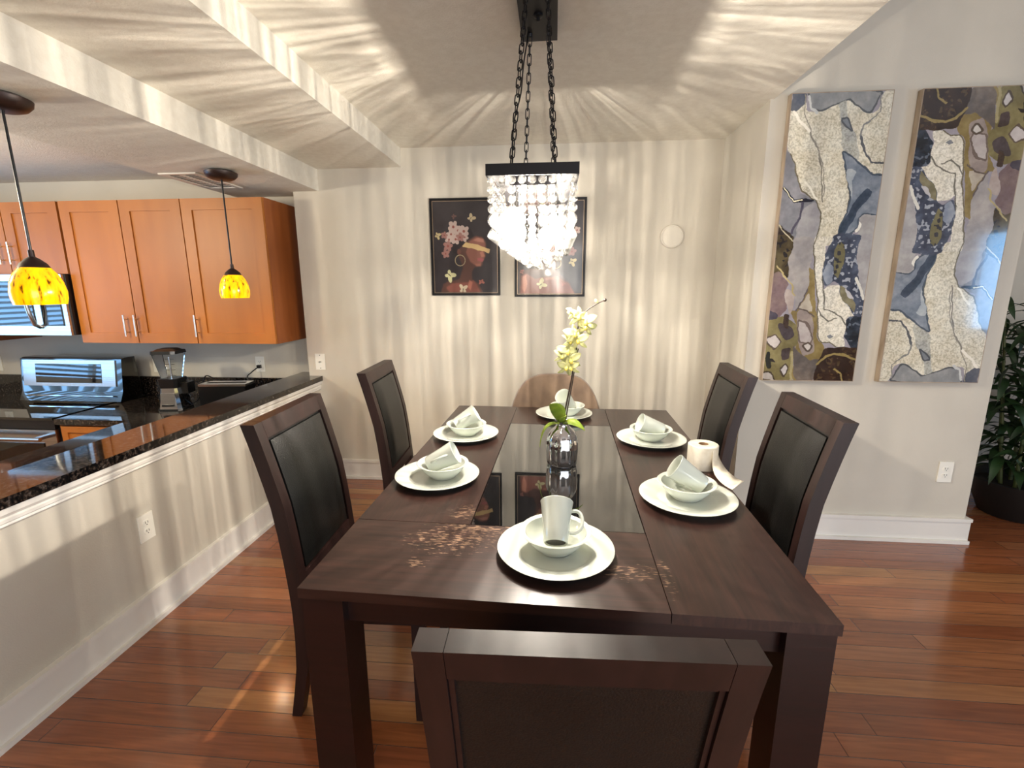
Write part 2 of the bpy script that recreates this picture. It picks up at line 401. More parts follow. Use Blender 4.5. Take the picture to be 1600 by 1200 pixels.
# baseboards: flat board, cap bead, shoe
def baseboard(name, segs):
    bm = bmesh.new()
    for (x0, y0, x1, y1, nx, ny) in segs:
        for th, z0, z1 in ((.014, 0, .156), (.024, .138, .158), (.030, 0, .020)):
            if ny: bx(bm, min(x0, x1)-(0 if not nx else 0), max(x0, x1), min(y0, y0+ny*th), max(y0, y0+ny*th), z0, z1)
            else: bx(bm, min(x0, x0+nx*th), max(x0, x0+nx*th), min(y0, y1), max(y0, y1), z0, z1)
    bevel_all(bm, .004, 2); struct(name, bm, M['trim'])
baseboard('baseboard_back', [(-1.812, YB, XR, YB, 0, -1)])
baseboard('baseboard_left', [(-1.812, -.8, -1.812, YB-.027, 1, 0)])
baseboard('baseboard_right', [(XR-.026, YA, 2.466, YA, 0, -1), (XR, YA, XR, YB-.027, -1, 0), (2.44, YA, 2.44, 3.62, 1, 0)])
baseboard('baseboard_back_right', [(2.467, 3.62, XE, 3.62, 0, -1)])
# moulding under the bar top
bm = bmesh.new()
poly = [(-1.812, .720), (-1.806, .722), (-1.800, .729), (-1.803, .736), (-1.797, .741), (-1.797, .752), (-1.802, .757), (-1.796, .764), (-1.788, .772), (-1.788, .794), (-1.812, .794)]
extrude_poly(bm, poly, -.8, YB, 'y'); struct('trim_3', bm, M['trim'])
for f in []: pass

# granite bar top
bm = bmesh.new(); bx(bm, -2.03, -1.779, -.85, YB-.001, .795, .832); bx(bm, -2.03, -1.886, YB-.02, YK-.001, .795, .832)
bm = B((-2.03, -1.779, -.85, YB-.001, .795, .832), bev=.006)
bx(bm, -2.03, -1.886, YB-.004, YK-.001, .797, .830)
tag(obj('bar_top', bm, M['granite']), 'long polished black granite bar top capping the half wall', 'countertop')

# ================================================================== KITCHEN
CT = .62
# lower counter, backsplash
tag(obj('countertop', B((-3.425, -2.04, 2.86, 3.636, CT-.04, CT), (-1.966-.9+.0, -2.031, -.8, 2.862, CT-.04, CT), bev=.004), M['granite']),
    'low black granite kitchen counter carrying the blender and toaster', 'countertop')
tag(obj('countertop', B((-5.19, -4.275, 2.86, 3.636, CT-.04, CT), bev=.004), M['granite']), 'low black granite counter left of the range, mostly cut by the frame', 'countertop')
tag(obj('backsplash', B((-3.45, -2.032, 3.612, 3.638, CT+.001, .779), bev=.003), M['granite']), 'black granite backsplash strip behind blender and toaster', 'backsplash')
tag(obj('backsplash', B((-5.19, -4.30, 3.612, 3.638, CT+.001, .779), bev=.003), M['granite']), 'black granite backsplash strip left of the range', 'backsplash')

def shaker(bm, x0, x1, z0, z1, yf, th=.02, rail=.075, mi=0):
    """door slab whose front is at yf: frame and recessed panel"""
    bx(bm, x0, x0+rail, yf, yf+th, z0, z1, mi); bx(bm, x1-rail, x1, yf, yf+th, z0, z1, mi)
    bx(bm, x0+rail, x1-rail, yf, yf+th, z0, z0+rail, mi); bx(bm, x0+rail, x1-rail, yf, yf+th, z1-rail, z1, mi)
    bx(bm, x0+rail, x1-rail, yf+.009, yf+th-.001, z0+rail, z1-rail, mi)
def bar_handle(parent, x, z0, z1, yf, horiz=None):
    bm = bmesh.new()
    if horiz is None:
        tube(bm, [(x, yf-.03, z0), (x, yf-.03, z1)], .006, 10)
        for z in (z0+.03, z1-.03): tube(bm, [(x, yf-.03, z), (x, yf, z)], .004, 8)
    else:
        tube(bm, [(horiz[0], yf-.03, z0), (horiz[1], yf-.03, z0)], .006, 10)
        for xx in (horiz[0]+.03, horiz[1]-.03): tube(bm, [(xx, yf-.03, z0), (xx, yf, z0)], .004, 8)
    obj('handle', bm, M['nickel'], parent)
ZU0, ZU1, YC = 1.105, 2.105, 3.22
def upper(label, x0, x1, z0, doors, handles, right_side=False):
    t = thing('upper_cabinet', label, 'cabinet', (0, 0, 0), group='cherry wall cabinets')
    t.location = ((x0+x1)/2, 3.4, z0)
    L_ = Vector(t.location)
    bm = bmesh.new(); bx(bm, x0, x1, YC+.021, YK-.001, z0, ZU1)
    bmesh.ops.translate(bm, verts=bm.verts, vec=-L_)
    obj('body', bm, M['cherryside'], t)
    for (a, b), hx in zip(doors, handles):
        bm = bmesh.new(); shaker(bm, a+.002, b-.002, z0+.002, ZU1-.002, YC); bevel_all(bm, .0015, 1)
        bmesh.ops.translate(bm, verts=bm.verts, vec=-L_)
        d = obj('door', bm, M['cherry'], t)
        hz0 = z0+.053 if z0 < 1.3 else z0+.07
        bar_handle(d, hx, hz0, hz0+.155, YC)
        h = d.children[0]; h.location = -L_
    return t
upper('tall single-door cherry cabinet at the right end behind the small pendant', -2.568, -1.976, ZU0, [(-2.568, -1.976)], [-2.555+.03-.03])
upper('cherry wall cabinet with two tall doors right of the microwave', -3.492, -2.57, ZU0, [(-3.485, -3.033), (-3.029, -2.572)], [-3.10, -3.02])
upper('short two-door cherry cabinet above the microwave', -4.30, -3.494, 1.605, [(-4.29, -3.945), (-3.94, -3.5)], [-3.985, -3.905])
upper('cherry wall cabinet at the left edge, left of the microwave', -4.95, -4.302, ZU0, [(-4.94, -4.31)], [-4.36])

# microwave
t = thing('microwave', 'stainless over-range microwave under the short cabinet', 'microwave', (-3.86, 3.3, 1.17))
o_ = Vector(t.location)
def loc_obj(name, bm, m_, t_, par=None):
    L0 = Vector(t_.location); bmesh.ops.translate(bm, verts=bm.verts, vec=-L0)
    return obj(name, bm, m_, par or t_)
loc_obj('body', B((-4.28, -3.496, 3.19, 3.638, 1.166, 1.602), bev=.004), M['blackplastic'], t)
d = loc_obj('door', B((-4.28, -3.505, 3.165, 3.189, 1.166, 1.602), bev=.006), M['steel'], t)
b_ = B((-4.22, -3.77, 3.158, 3.1645, 1.235, 1.555), bev=.003); w_ = loc_obj('window', b_, M['blackglass'], t, d)
loc_obj('control_panel', B((-3.705, -3.545, 3.158, 3.1645, 1.235, 1.555), bev=.003), M['blackglass'], t)
bm = bmesh.new(); tube(bm, [(-3.735, 3.162, 1.225), (-3.735, 3.125, 1.245), (-3.74, 3.105, 1.33), (-3.745, 3.10, 1.40), (-3.74, 3.105, 1.48), (-3.735, 3.125, 1.55), (-3.735, 3.162, 1.57)], .014, 12)
loc_obj('handle', bm, M['steel'], t)

# range
t = thing('range', 'black and stainless electric range with lit blue-white backguard panel', 'stove', (-3.85, 3.2, 0))
RX0, RX1 = -4.265, -3.435
loc_obj('body', B((RX0, RX1, 2.905, 3.42, .03, CT-.012), bev=.004), M['blackplastic'], t)
loc_obj('cooktop', B((RX0, RX1, 2.86, 3.36, CT-.011, CT+.006), bev=.004), M['blackglass'], t)
bm = bmesh.new(); extrude_poly(bm, [(3.335, CT+.006), (3.368, .70), (3.398, .955), (3.43, .965), (3.52, .965), (3.54, CT+.006)], RX0+.01, RX1+.055, 'x')
bevel_all(bm, .008, 2); g_ = loc_obj('backguard', bm, M['blackglass'], t)
bm = bmesh.new(); vs = []
extrude_poly(bm, [(3.364, .742), (3.372, .740), (3.396, .945), (3.388, .947)], RX0+.04, RX1+.005, 'x'); bevel_all(bm, .003, 2)
p_ = loc_obj('control_panel', bm, M['steel'], t, None); p_.parent = g_
bm = bmesh.new(); extrude_poly(bm, [(3.3655, .768), (3.3695, .768), (3.387, .918), (3.383, .918)], RX0+.15, RX1-.11, 'x')
dd = loc_obj('display', bm, M['blackglass'], t); dd.parent = g_
bm = bmesh.new(); bx(bm, RX0+.09, RX1+.0, 3.330, 3.345, .668, .674); s_ = loc_obj('chrome_strip', bm, M['chrome'], t)
od = loc_obj('oven_door', B((RX0+.01, RX1-.01, 2.872, 2.904, .12, .535), bev=.006), M['steel'], t)
loc_obj('oven_window', B((RX0+.12, RX1-.11, 2.866, 2.8715, .18, .44), bev=.004), M['blackglass'], t, od)
loc_obj('vent_panel', B((RX0+.01, RX1-.01, 2.876, 2.904, .54, CT-.012), bev=.003), M['blackplastic'], t)
bm = bmesh.new(); tube(bm, [(RX0+.05, 2.80, .488), (RX1-.05, 2.80, .488)], .014, 12)
for xx in (RX0+.09, RX1-.09): bx(bm, xx-.02, xx+.02, 2.80, 2.872, .478, .498)
loc_obj('oven_handle', bm, M['steel'], t, od)
# burner ring marks are part of the glass; base cabinet
t = thing('base_cabinet', 'cherry base cabinet with one drawer right of the range', 'cabinet', (-2.9, 3.2, 0))
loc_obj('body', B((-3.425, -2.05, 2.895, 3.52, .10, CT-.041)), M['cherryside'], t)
dx0, dx1 = -3.40, -2.85
bm = bmesh.new(); shaker(bm, dx0, dx1, .40, CT-.055, 2.874, rail=.045); bevel_all(bm, .0015, 1)
d = loc_obj('drawer', bm, M['cherry'], t); bar_handle(d, 0, .475, 0, 2.874, horiz=(-3.20, -3.04)); d.children[0].location = -Vector(t.location)
bm = bmesh.new(); shaker(bm, dx0, dx1, .11, .395, 2.874, rail=.06); bevel_all(bm, .0015, 1); loc_obj('door', bm, M['cherry'], t)
for (a, b) in ((-2.84, -2.44), (-2.43, -2.06)):
    bm = bmesh.new(); shaker(bm, a, b, .11, CT-.055, 2.874, rail=.06); bevel_all(bm, .0015, 1); loc_obj('door', bm, M['cherry'], t)
t = thing('base_cabinet', 'cherry base cabinets under the counter along the half wall', 'cabinet', (-2.5, 1, 0))
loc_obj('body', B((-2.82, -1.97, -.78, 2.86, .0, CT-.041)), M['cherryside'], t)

# blender
t = thing('blender', 'chrome and black blender with clear jar on the kitchen counter', 'blender', (-2.80, 3.20, CT+.001), .15)
def frustum(bm, w0, d0, z0, w1, d1, z1, mi=0, ch=.25):
    def ring(w_, d_, z):
        a, b = w_/2, d_/2; c = min(a, b)*ch
        return [bm.verts.new(p+(z,)) for p in ((-a+c, -b), (a-c, -b), (a, -b+c), (a, b-c), (a-c, b), (-a+c, b), (-a, b-c), (-a, -b+c))]
    r0, r1 = ring(w0, d0, z0), ring(w1, d1, z1)
    for k in range(8): f = bm.faces.new((r0[k], r0[(k+1) % 8], r1[(k+1) % 8], r1[k])); f.material_index = mi
    bm.faces.new(r0[::-1]).material_index = mi; bm.faces.new(r1).material_index = mi
bm = bmesh.new(); frustum(bm, .165, .17, .012, .115, .13, .165); bevel_all(bm, .004, 2); obj('base', bm, M['chrome'], t)
bm = bmesh.new(); frustum(bm, .175, .18, 0, .17, .175, .014); obj('foot_ring', bm, M['blackplastic'], t)
bm = bmesh.new(); bx(bm, -.05, .05, -.088, -.082, .035, .13); bmesh.ops.rotate(bm, verts=bm.verts, cent=(0, -.085, .035), matrix=Matrix.Rotation(-.13, 3, 'X')); obj('button_panel', bm, M['steel'], t)
bm = bmesh.new(); bx(bm, -.04, .04, -.094, -.088, .036, .048); obj('button', bm, M['blackplastic'], t)
bm = bmesh.new(); frustum(bm, .125, .14, .166, .14, .15, .232); bx(bm, .05, .12, -.03, .06, .12, .20); bevel_all(bm, .004, 2); obj('collar', bm, M['blackplastic'], t)
bm = bmesh.new(); frustum(bm, .105, .105, .233, .165, .165, .415); bmesh.ops.delete(bm, geom=[f for f in bm.faces if f.calc_center_median().z > .41], context='FACES'); j = obj('jar', bm, M['glass'], t)
bm = bmesh.new(); tube(bm, [(0, 0, .235), (0, 0, .39)], .006, 8)
for k in range(4): bx(bm, -.03+.0*k, .03, -.003, .003, .25+.04*k, .253+.04*k)
obj('blade', bm, M['steel'], t)
bm = bmesh.new(); frustum(bm, .175, .175, .415, .17, .17, .437); frustum(bm, .15, .15, .437, .10, .10, .452); bevel_all(bm, .004, 2); obj('lid', bm, M['blackplastic'], t)

# toaster with cord
t = thing('toaster', 'long slot toaster with chrome top beside the blender', 'toaster', (-2.45, 3.30, CT+.001), .12)
obj('body', B((-.17, .17, -.075, .075, .012, .165), bev=.012, seg=3), mat('dark_steel', '50545a', .18, 1.), t)
obj('top', B((-.172, .172, -.07, .07, .166, .182), bev=.006), M['chrome'], t)
obj('slot', B((-.14, .14, -.018, .018, .1825, .184)), M['slot'], t)
obj('base', B((-.16, .16, -.065, .065, 0, .0115)), M['blackplastic'], t)
obj('lever', B((-.19, -.172, -.02, .02, .11, .125), bev=.003), M['blackplastic'], t)
def wpt(t_, p):
    return t_.matrix_basis.inverted() @ Vector(p)
bpy.context.view_layer.update()
def catmull(pts, n=8):
    P = [Vector(p) for p in pts]; P = [P[0]*2-P[1]]+P+[P[-1]*2-P[-2]]; out = []
    for i in range(1, len(P)-2):
        for k in range(n):
            s_ = k/n; a, b, c, d_ = P[i-1:i+3]
            out.append(.5*((2*b)+(c-a)*s_+(2*a-5*b+4*c-d_)*s_*s_+(3*b-a-3*c+d_)*s_**3))
    out.append(P[-2]); return out
bm = bmesh.new(); pts = catmull([(-2.33, 3.45, CT+.03), (-2.36, 3.49, .70), (-2.42, 3.50, .80), (-2.43, 3.57, .83), (-2.41, 3.60, .855), (-2.388, 3.612, .872)])
bmw = [t.matrix_basis.inverted() @ p for p in pts]; tube(bm, bmw, .0045, 8)
q = t.matrix_basis.inverted() @ Vector((-2.388, 3.614, .872)); bx(bm, q.x-.014, q.x+.014, q.y-.012, q.y+.018, q.z-.012, q.z+.014)
obj('power_cord', bm, M['blackplastic'], t)
tb = [o for o in C.objects if o.name.startswith('blender') and o.type == 'EMPTY'][0]
bm = bmesh.new(); pts = catmull([(-2.74, 3.28, CT+.02), (-2.74, 3.36, .66), (-2.735, 3.42, .78), (-2.72, 3.44, .825), (-2.68, 3.45, .81), (-2.63, 3.46, .78), (-2.60, 3.48, .70), (-2.62, 3.50, CT+.008)])
tube(bm, [tb.matrix_basis.inverted() @ p for p in pts], .0045, 8); obj('power_cord', bm, M['blackplastic'], tb)

# wall plates
def plate(label, loc, rz, kind='duplex'):
    t = thing('wall_outlet' if kind == 'duplex' else 'coax_plate', label, 'outlet' if kind == 'duplex' else 'wall plate', loc, rz)
    obj('cover_plate', B((-.038, .038, -.006, 0, -.062, .062), bev=.003), M['plastic'], t)
    if kind == 'duplex':
        for s_ in (-1, 1):
            bm = bmesh.new(); lathe_pts = []
            n = 20; poly = [(.017*math.cos(2*PI*k/n), s_*.02+max(-.013, min(.013, .017*math.sin(2*PI*k/n)))) for k in range(n)]
            extrude_poly(bm, poly, -.0085, -.0055, 'y'); r_ = obj('receptacle', bm, M['plastic'], t)
            bm = bmesh.new()
            for xx in (-.007, .005): bx(bm, xx, xx+.002, -.0092, -.0086, s_*.02-.002, s_*.02+.008)
            bx(bm, -.002, .002, -.0092, -.0086, s_*.02-.010, s_*.02-.006); obj('slots', bm, M['slot'], r_)
    else:
        bm = bmesh.new(); lathe(bm, [(0, .007), (.007, .007), (.007, .016), (.003, .016), (.003, .010), (0, .010)], 14); bmesh.ops.rotate(bm, verts=bm.verts, cent=(0, 0, 0), matrix=Matrix.Rotation(PI/2, 3, 'X'))
        obj('coax_jack', bm, M['nickel'], t)
        for zz in (-.05, .05): obj('screw', B((-.003, .003, -.0068, -.0062, zz-.003, zz+.003)), M['slot'], t)
    return t
plate('white duplex outlet on the wall below the right marble panel', (2.28, YA-.001, .441), 0)
plate('white duplex outlet low on the half wall under the bar', (-1.811, 1.802, .452), PI/2)
plate('white outlet on the kitchen wall with the toaster cord plugged in', (-2.388, YK-.001, .89), 0)
plate('white outlet on the kitchen wall behind the blender jar', (-3.292, YK-.001, .875), 0)
plate('white outlet on the kitchen wall at the left edge of the picture', (-4.77, YK-.001, .87), 0)
plate('white coax wall plate beside the bar top end', (-1.785, YB-.001, .943), 0, 'coax')

# air register
t = thing('air_register', 'white slotted air register in the soffit beside the far pendant', 'vent', (-2.26, 3.06, Z3-.001))
obj('frame', B((-.12, .12, -.22, -.19, -.008, 0), (-.12, .12, .19, .22, -.008, 0), (-.12, -.09, -.19, .19, -.008, 0), (.09, .12, -.19, .19, -.008, 0), (-.01, .01, -.19, .19, -.008, 0)), M['vent'], t)
obj('backing', B((-.09, .09, -.19, .19, -.0025, -.0005)), M['ventdark'], t)
bm = bmesh.new()
for k in range(14):
    y = -.18+k*.0275
    for (a, b) in ((-.088, -.012), (.012, .088)): bx(bm, a, b, y, y+.007, -.0040, -.003)
obj('louvre', bm, M['vent'], t)

# ================================================================== PENDANTS
def pendant(label, x, y):
    t = thing('pendant_lamp', label, 'lamp', (x, y, Z3-.001), group=None)
    bm = bmesh.new(); lathe(bm, [(0, 0), (.062, 0), (.088, -.012), (.085, -.028), (.07, -.044), (.05, -.052), (0, -.052)], 32); obj('canopy', bm, M['bronze'], t)
    bm = bmesh.new(); tube(bm, [(0, 0, -.05), (0, 0, -.54)], .0045, 8); obj('cord', bm, M['blackplastic'], t)
    bm = bmesh.new(); lathe(bm, [(0, -.535), (.009, -.535), (.010, -.56), (.022, -.568), (.040, -.585), (.049, -.602), (.044, -.603), (0, -.59)], 32); obj('cap', bm, M['bronze'], t)
    bm = bmesh.new(); lathe(bm, [(.048, -.600), (.065, -.625), (.077, -.655), (.083, -.69), (.082, -.715), (.077, -.738), (.073, -.738), (.078, -.714), (.079, -.69), (.073, -.656), (.060, -.628), (.044, -.604)], 40); obj('lamp_shade', bm, M['shade'], t)
    bm = bmesh.new(); lathe(bm, [(0, -.63), (.012, -.635), (.026, -.665), (.028, -.69), (.018, -.712), (0, -.718)], 20); obj('bulb', bm, M['lampbulb'], t)
    return t
pendant('small amber glass pendant hanging in front of the cabinets, farther of two', -1.965, 2.82)
pendant('large amber glass pendant hanging at the left edge, nearer of two', -1.975, 1.69)

# ================================================================== PAINTINGS
def vnoise(h, w_, ch, cw, seed):
    r = np.random.default_rng(seed); g = r.random((ch+2, cw+2))
    y = np.linspace(0, ch, h, endpoint=False); x = np.linspace(0, cw, w_, endpoint=False)
    yi, xi = y.astype(int), x.astype(int); fy, fx = (y-yi)[:, None], (x-xi)[None, :]
    fy = fy*fy*(3-2*fy); fx = fx*fx*(3-2*fx)
    a = g[yi][:, xi]; b = g[yi][:, xi+1]; c = g[yi+1][:, xi]; d_ = g[yi+1][:, xi+1]
    return (a*(1-fx)+b*fx)*(1-fy)+(c*(1-fx)+d_*fx)*fy
def fbm(h, w_, ch, cw, seed, oct=4):
    s_ = 0; a = 1; n = 0
    for k in range(oct): s_ = s_+a*(vnoise(h, w_, ch*2**k, cw*2**k, seed+k)-.5); n += a; a *= .55
    return s_/n*2
def inpoly(px, py, poly):
    ins = np.zeros(px.shape, bool); n = len(poly)
    for i in range(n):
        x0, y0 = poly[i]; x1, y1 = poly[(i+1) % n]
        if y0 == y1: continue
        c = ((y0 > py) != (y1 > py)) & (px < (x1-x0)*(py-y0)/(y1-y0)+x0); ins ^= c
    return ins
def segdist(px, py, pts):
    d_ = np.full(px.shape, 1e9)
    for (x0, y0), (x1, y1) in zip(pts, pts[1:]):
        dx, dy = x1-x0, y1-y0; L2 = dx*dx+dy*dy+1e-9
        t_ = np.clip(((px-x0)*dx+(py-y0)*dy)/L2, 0, 1); d_ = np.minimum(d_, np.hypot(px-x0-t_*dx, py-y0-t_*dy))
    return d_
def rgb(h): return np.array([int(h[i:i+2], 16) for i in (0, 2, 4)], float)
def lin(a):
    a = np.clip(a/255., 0, 1); return np.where(a <= .04045, a/12.92, ((a+.055)/1.055)**2.4)
def paint_mesh(name, img, W_, H_, m_, parent, y=0., flip=False):
    """vertical sheet in xz, centred, facing -Y; image rows from the top"""
    h, w_ = img.shape[:2]
    if flip: img = img[::-1, ::-1]
    xs = np.linspace(-W_/2, W_/2, w_); zs = np.linspace(H_/2, -H_/2, h)
    X, Z = np.meshgrid(xs, zs); co = np.stack([X, np.full_like(X, y), Z], -1).reshape(-1, 3)
    idx = np.arange(h*w_).reshape(h, w_)
    q = np.stack([idx[:-1, :-1], idx[1:, :-1], idx[1:, 1:], idx[:-1, 1:]], -1).reshape(-1, 4)
    me = bpy.data.meshes.new(name); me.vertices.add(len(co)); me.vertices.foreach_set('co', co.ravel())
    me.loops.add(q.size); me.loops.foreach_set('vertex_index', q.ravel().astype(np.int32))
    me.polygons.add(len(q)); me.polygons.foreach_set('loop_start', np.arange(0, q.size, 4, dtype=np.int32))
    me.update(calc_edges=True)
    ca = me.color_attributes.new('paint', 'FLOAT_COLOR', 'POINT')
    ca.data.foreach_set('color', np.concatenate([lin(img), np.ones((h, w_, 1))], -1).reshape(-1).astype(np.float32))
    me.materials.append(m_); me.validate(); me.update()
    o = bpy.data.objects.new(name, me); o.parent = parent; C.objects.link(o); return o

def chaikin(p, n=2):
    for _ in range(n):
        q = []
        for (a, b), (c, d_) in zip(p, p[1:]+p[:1]): q += [(a*.87+c*.13, b*.87+d_*.13), (a*.13+c*.87, b*.13+d_*.87)]
        p = q
    return p
def marble_image(h=900, w_=300):
    yy, xx = np.mgrid[0:h, 0:w_]; U = xx/(w_-1.); V = yy/(h-1.)
    wx = U+.035*fbm(h, w_, 18, 6, 11, 5); wy = V+.012*fbm(h, w_, 18, 6, 31, 5)
    def A(pts):  # zoom A (upper half)
        return [tr(1180+.2*x, 130+.2*y) for x, y in pts]
    def Bq(pts): return [tr(1180+.2*x, 360+.2*y) for x, y in pts]
    def tr(X, Y):
        xl = 1222-.0826*(Y-147); xr = 1395-.140*(Y-140)
        return ((X-xl)/(xr-xl), (Y-(147-.04*(X-1222)*(1-(Y-147)/450)))/(450+.04*(X-1222)*(1-(Y-147)/450)*1))
    img = np.empty((h, w_, 3)); img[:] = rgb('958f96')
    g1 = fbm(h, w_, 24, 8, 51, 4)[..., None]; fine = (vnoise(h, w_, 290, 97, 77)+vnoise(h, w_, 170, 60, 78)*.7)/1.7
    dn = (vnoise(h, w_, 150, 50, 91)+vnoise(h, w_, 97, 33, 92)+vnoise(h, w_, 61, 21, 93))/3
    def put(poly, c1, c2=None, warp=1., soft=None, gran=0, dots=None, edge=None):
        px = U+(wx-U)*warp; py = V+(wy-V)*warp; poly = chaikin(poly)
        m_ = inpoly(px, py, poly); c = rgb(c1)+(rgb(c2)-rgb(c1))*np.clip(g1*1.3+.5, 0, 1) if c2 else np.broadcast_to(rgb(c1), img.shape)
        if gran:
            c = c-gran*((fine > .58)[..., None])*np.array([1, 1, 1.])+gran*.5*((fine < .32)[..., None])
        if dots:
            c = np.where((dn > .62)[..., None], rgb(dots), c)
        img[m_] = c[m_]
        if edge:
            pl = poly+[poly[0]]; d_ = segdist(px*.5, py*1.5, [(a*.5, b*1.5) for a, b in pl]); e = d_ < .0045
            img[e] = rgb(edge)
    def line(pts, col, wd=.004, warp=1.):
        px = U+(wx-U)*warp; py = V+(wy-V)*warp
        d_ = segdist(px*.5, py*1.5, [(a*.5, b*1.5) for a, b in pts]); img[d_ < wd] = rgb(col)
    # greys at the upper left and middle left
    put(A([(120, 450), (260, 560), (300, 800), (430, 860), (480, 1010), (440, 1210), (100, 1210)]), '77777c', '8a888c')
    put(A([(330, 920), (430, 870), (480, 1010), (440, 1210), (240, 1210)]), '969294', 'aca8a6')
    put(Bq([(230, 0), (450, 0), (410, 250), (380, 420), (290, 590), (260, 430), (220, 320)]), '989290', 'aea6a0')
    put(Bq([(60, 250), (140, 280), (230, 380), (200, 480), (200, 600), (130, 680), (30, 680)]), '6e5a5c', '84706a')
    put(A([(100, 1020), (160, 1060), (230, 1130), (245, 1220), (90, 1220)]), '2e2420', '4a3c2c')
    put(Bq([(80, -20), (240, -20), (250, 90), (225, 200), (225, 350), (140, 280), (60, 300)]), '40341f', '5c5034', dots='221a18')
    # cream field and river
    put(A([(170, 215), (235, 150), (330, 130), (350, 200), (430, 210), (560, 160), (700, 125), (800, 190), (870, 212), (940, 185), (1000, 40), (1150, 40), (1080, 700), (985, 690), (880, 650), (800, 590), (650, 480), (650, 540), (685, 640), (715, 720), (700, 860), (680, 1000), (600, 1210), (440, 1210), (480, 1010), (430, 860), (320, 790), (270, 710), (262, 580), (210, 520), (170, 500)]),
        'cdc4ae', 'd8d2c0', gran=26)
    put(Bq([(430, -20), (600, -20), (535, 60), (540, 130), (520, 200), (515, 440), (560, 380), (650, 365), (645, 450), (740, 560), (765, 635), (700, 650), (690, 760), (695, 905), (620, 900), (560, 855), (500, 860), (480, 800), (455, 640), (470, 510), (450, 300), (430, 120)]),
        'd6cebc', 'e0dacc', gran=24)
    line(A([(210, 520), (262, 580), (270, 710), (320, 790), (430, 860), (480, 1010), (450, 1150)])+Bq([(430, 60), (450, 300), (470, 510), (455, 640), (480, 800), (500, 860), (560, 855), (620, 895)]), '6a6250', .0035)
    line(A([(650, 500), (685, 640), (715, 720), (700, 860), (680, 1000), (600, 1200)])+Bq([(560, 100), (520, 200), (515, 430)]), '5a5850', .003)
    # top grey lobe, slate strip, eye
    put(A([(330, 40), (1000, 40), (940, 110), (870, 212), (800, 190), (700, 125), (600, 160), (440, 205), (380, 180)]), '7e8082', '949492', edge='4e5256')
    put(A([(200, 60), (330, 60), (330, 140), (260, 210), (200, 210)]), '3c4456', '585c66')
    put(A([(600, 160), (680, 130), (690, 260), (770, 380), (800, 590), (660, 480), (640, 330)]), 'a2a29c', 'b6b4a8', gran=20)
    put(A([(630, 270), (700, 265), (750, 360), (690, 330)]), '70757c', '888c90', edge='4a4e54')
    line(A([(800, 380), (830, 500), (890, 575), (1020, 585)]), '54565a', .005)
    line(A([(800, 380), (830, 300), (960, 200), (970, 60)]), '7a7a78', .003)
    # blue-grey flow
    put(A([(650, 480), (800, 590), (900, 660), (1050, 700), (1000, 1000), (945, 990), (860, 970), (800, 1010), (760, 1100), (640, 1220), (600, 1210), (680, 1000), (710, 860), (720, 720), (680, 620)]), '66707e', '8e949c', edge='48525e')
    put(A([(860, 760), (920, 800), (760, 1000), (690, 1130), (620, 1210), (600, 1200), (690, 990), (740, 900), (790, 820)]), '2e3a4a', '444f60')
    put(A([(690, 640), (780, 640), (740, 760), (722, 860), (716, 740)]), '9aa2a8', 'b4b6b6')
    # right mauve, navy dotted, olive
    put(A([(800, 1010), (860, 975), (1000, 1000), (980, 1220), (780, 1220)]), '9e9a98', 'b2aeaa')
    put(Bq([(800, -20), (960, -20), (900, 460), (850, 450), (800, 330), (790, 150)]), '9c9898', 'b0acaa')
    put(Bq([(590, -30), (830, -30), (790, 150), (805, 300), (860, 480), (860, 660), (760, 640), (640, 450), (650, 370), (600, 340), (525, 400), (515, 250), (530, 130), (570, 80)]), '363c4c', '565e70', dots='9a9ea6')
    put(Bq([(540, 200), (600, 210), (600, 340), (545, 380), (520, 300)]), '7c8494', '9aa0a8')
    put(Bq([(640, 20), (700, 50), (690, 180), (640, 330), (605, 280), (600, 100)]), '6a6448', '7e7858', dots='34343a')
    put(Bq([(650, 370), (700, 400), (770, 520), (765, 620), (650, 470)]), '6c6650', '857d62')
    put(Bq([(690, 400), (730, 430), (770, 490), (720, 480)]), 'b8b4b4')
    put(Bq([(700, 650), (860, 620), (830, 900), (740, 900), (690, 800)]), '20262e', '363e4c', dots='5c6470')
    line(Bq([(790, 330), (830, 400), (850, 480)]), 'dcd8cc', .008)
    put(A([(760, 1090), (800, 1030), (820, 1040), (775, 1110)]), 'e6e2d6')
    put(Bq([(560, 60), (600, 20), (590, 60), (545, 110)]), '444a5a')
    # olive band, left bottom
    put(Bq([(400, 240), (445, 260), (450, 640), (475, 830), (520, 900), (520, 1010), (430, 1190), (260, 1190), (310, 860), (300, 680), (220, 600), (290, 590), (385, 400)]), '7a683e', '8e7c50')
    put(Bq([(-20, 690), (150, 640), (310, 690), (320, 860), (280, 930), (270, 1190), (-40, 1190), (-20, 900)]), '6e6440', '857a52')
    put(Bq([(-20, 600), (60, 560), (140, 620), (130, 660), (50, 670)]), '3a3440', '4c4650')
    put(Bq([(140, 700), (270, 720), (280, 800), (200, 845), (150, 760)]), '3a3030', '4e4448')
    put(Bq([(190, 630), (240, 640), (230, 740), (195, 740)]), '3c2c24')
    put(Bq([(180, 930), (260, 915), (240, 1000), (170, 1020)]), '3a2e2c', '4c4040')
    put(Bq([(40, 930), (75, 930), (95, 1090), (60, 1090)]), '24241e')
    put(Bq([(80, 1000), (110, 1005), (120, 1040), (85, 1035)]), '2a2420')
    put(Bq([(40, 830), (110, 785), (170, 850), (120, 925), (50, 870)]), 'b4a8a4', 'c8beb8', edge='5a4c40')
    put(Bq([(150, 1100), (205, 1045), (240, 1080), (200, 1150)]), 'b8b0aa', 'c8c0bc', edge='4c4034')
    put(Bq([(-10, 1130), (80, 1110), (150, 1190), (-10, 1190)]), 'a49c94', 'c0b8b0', edge='443c30')
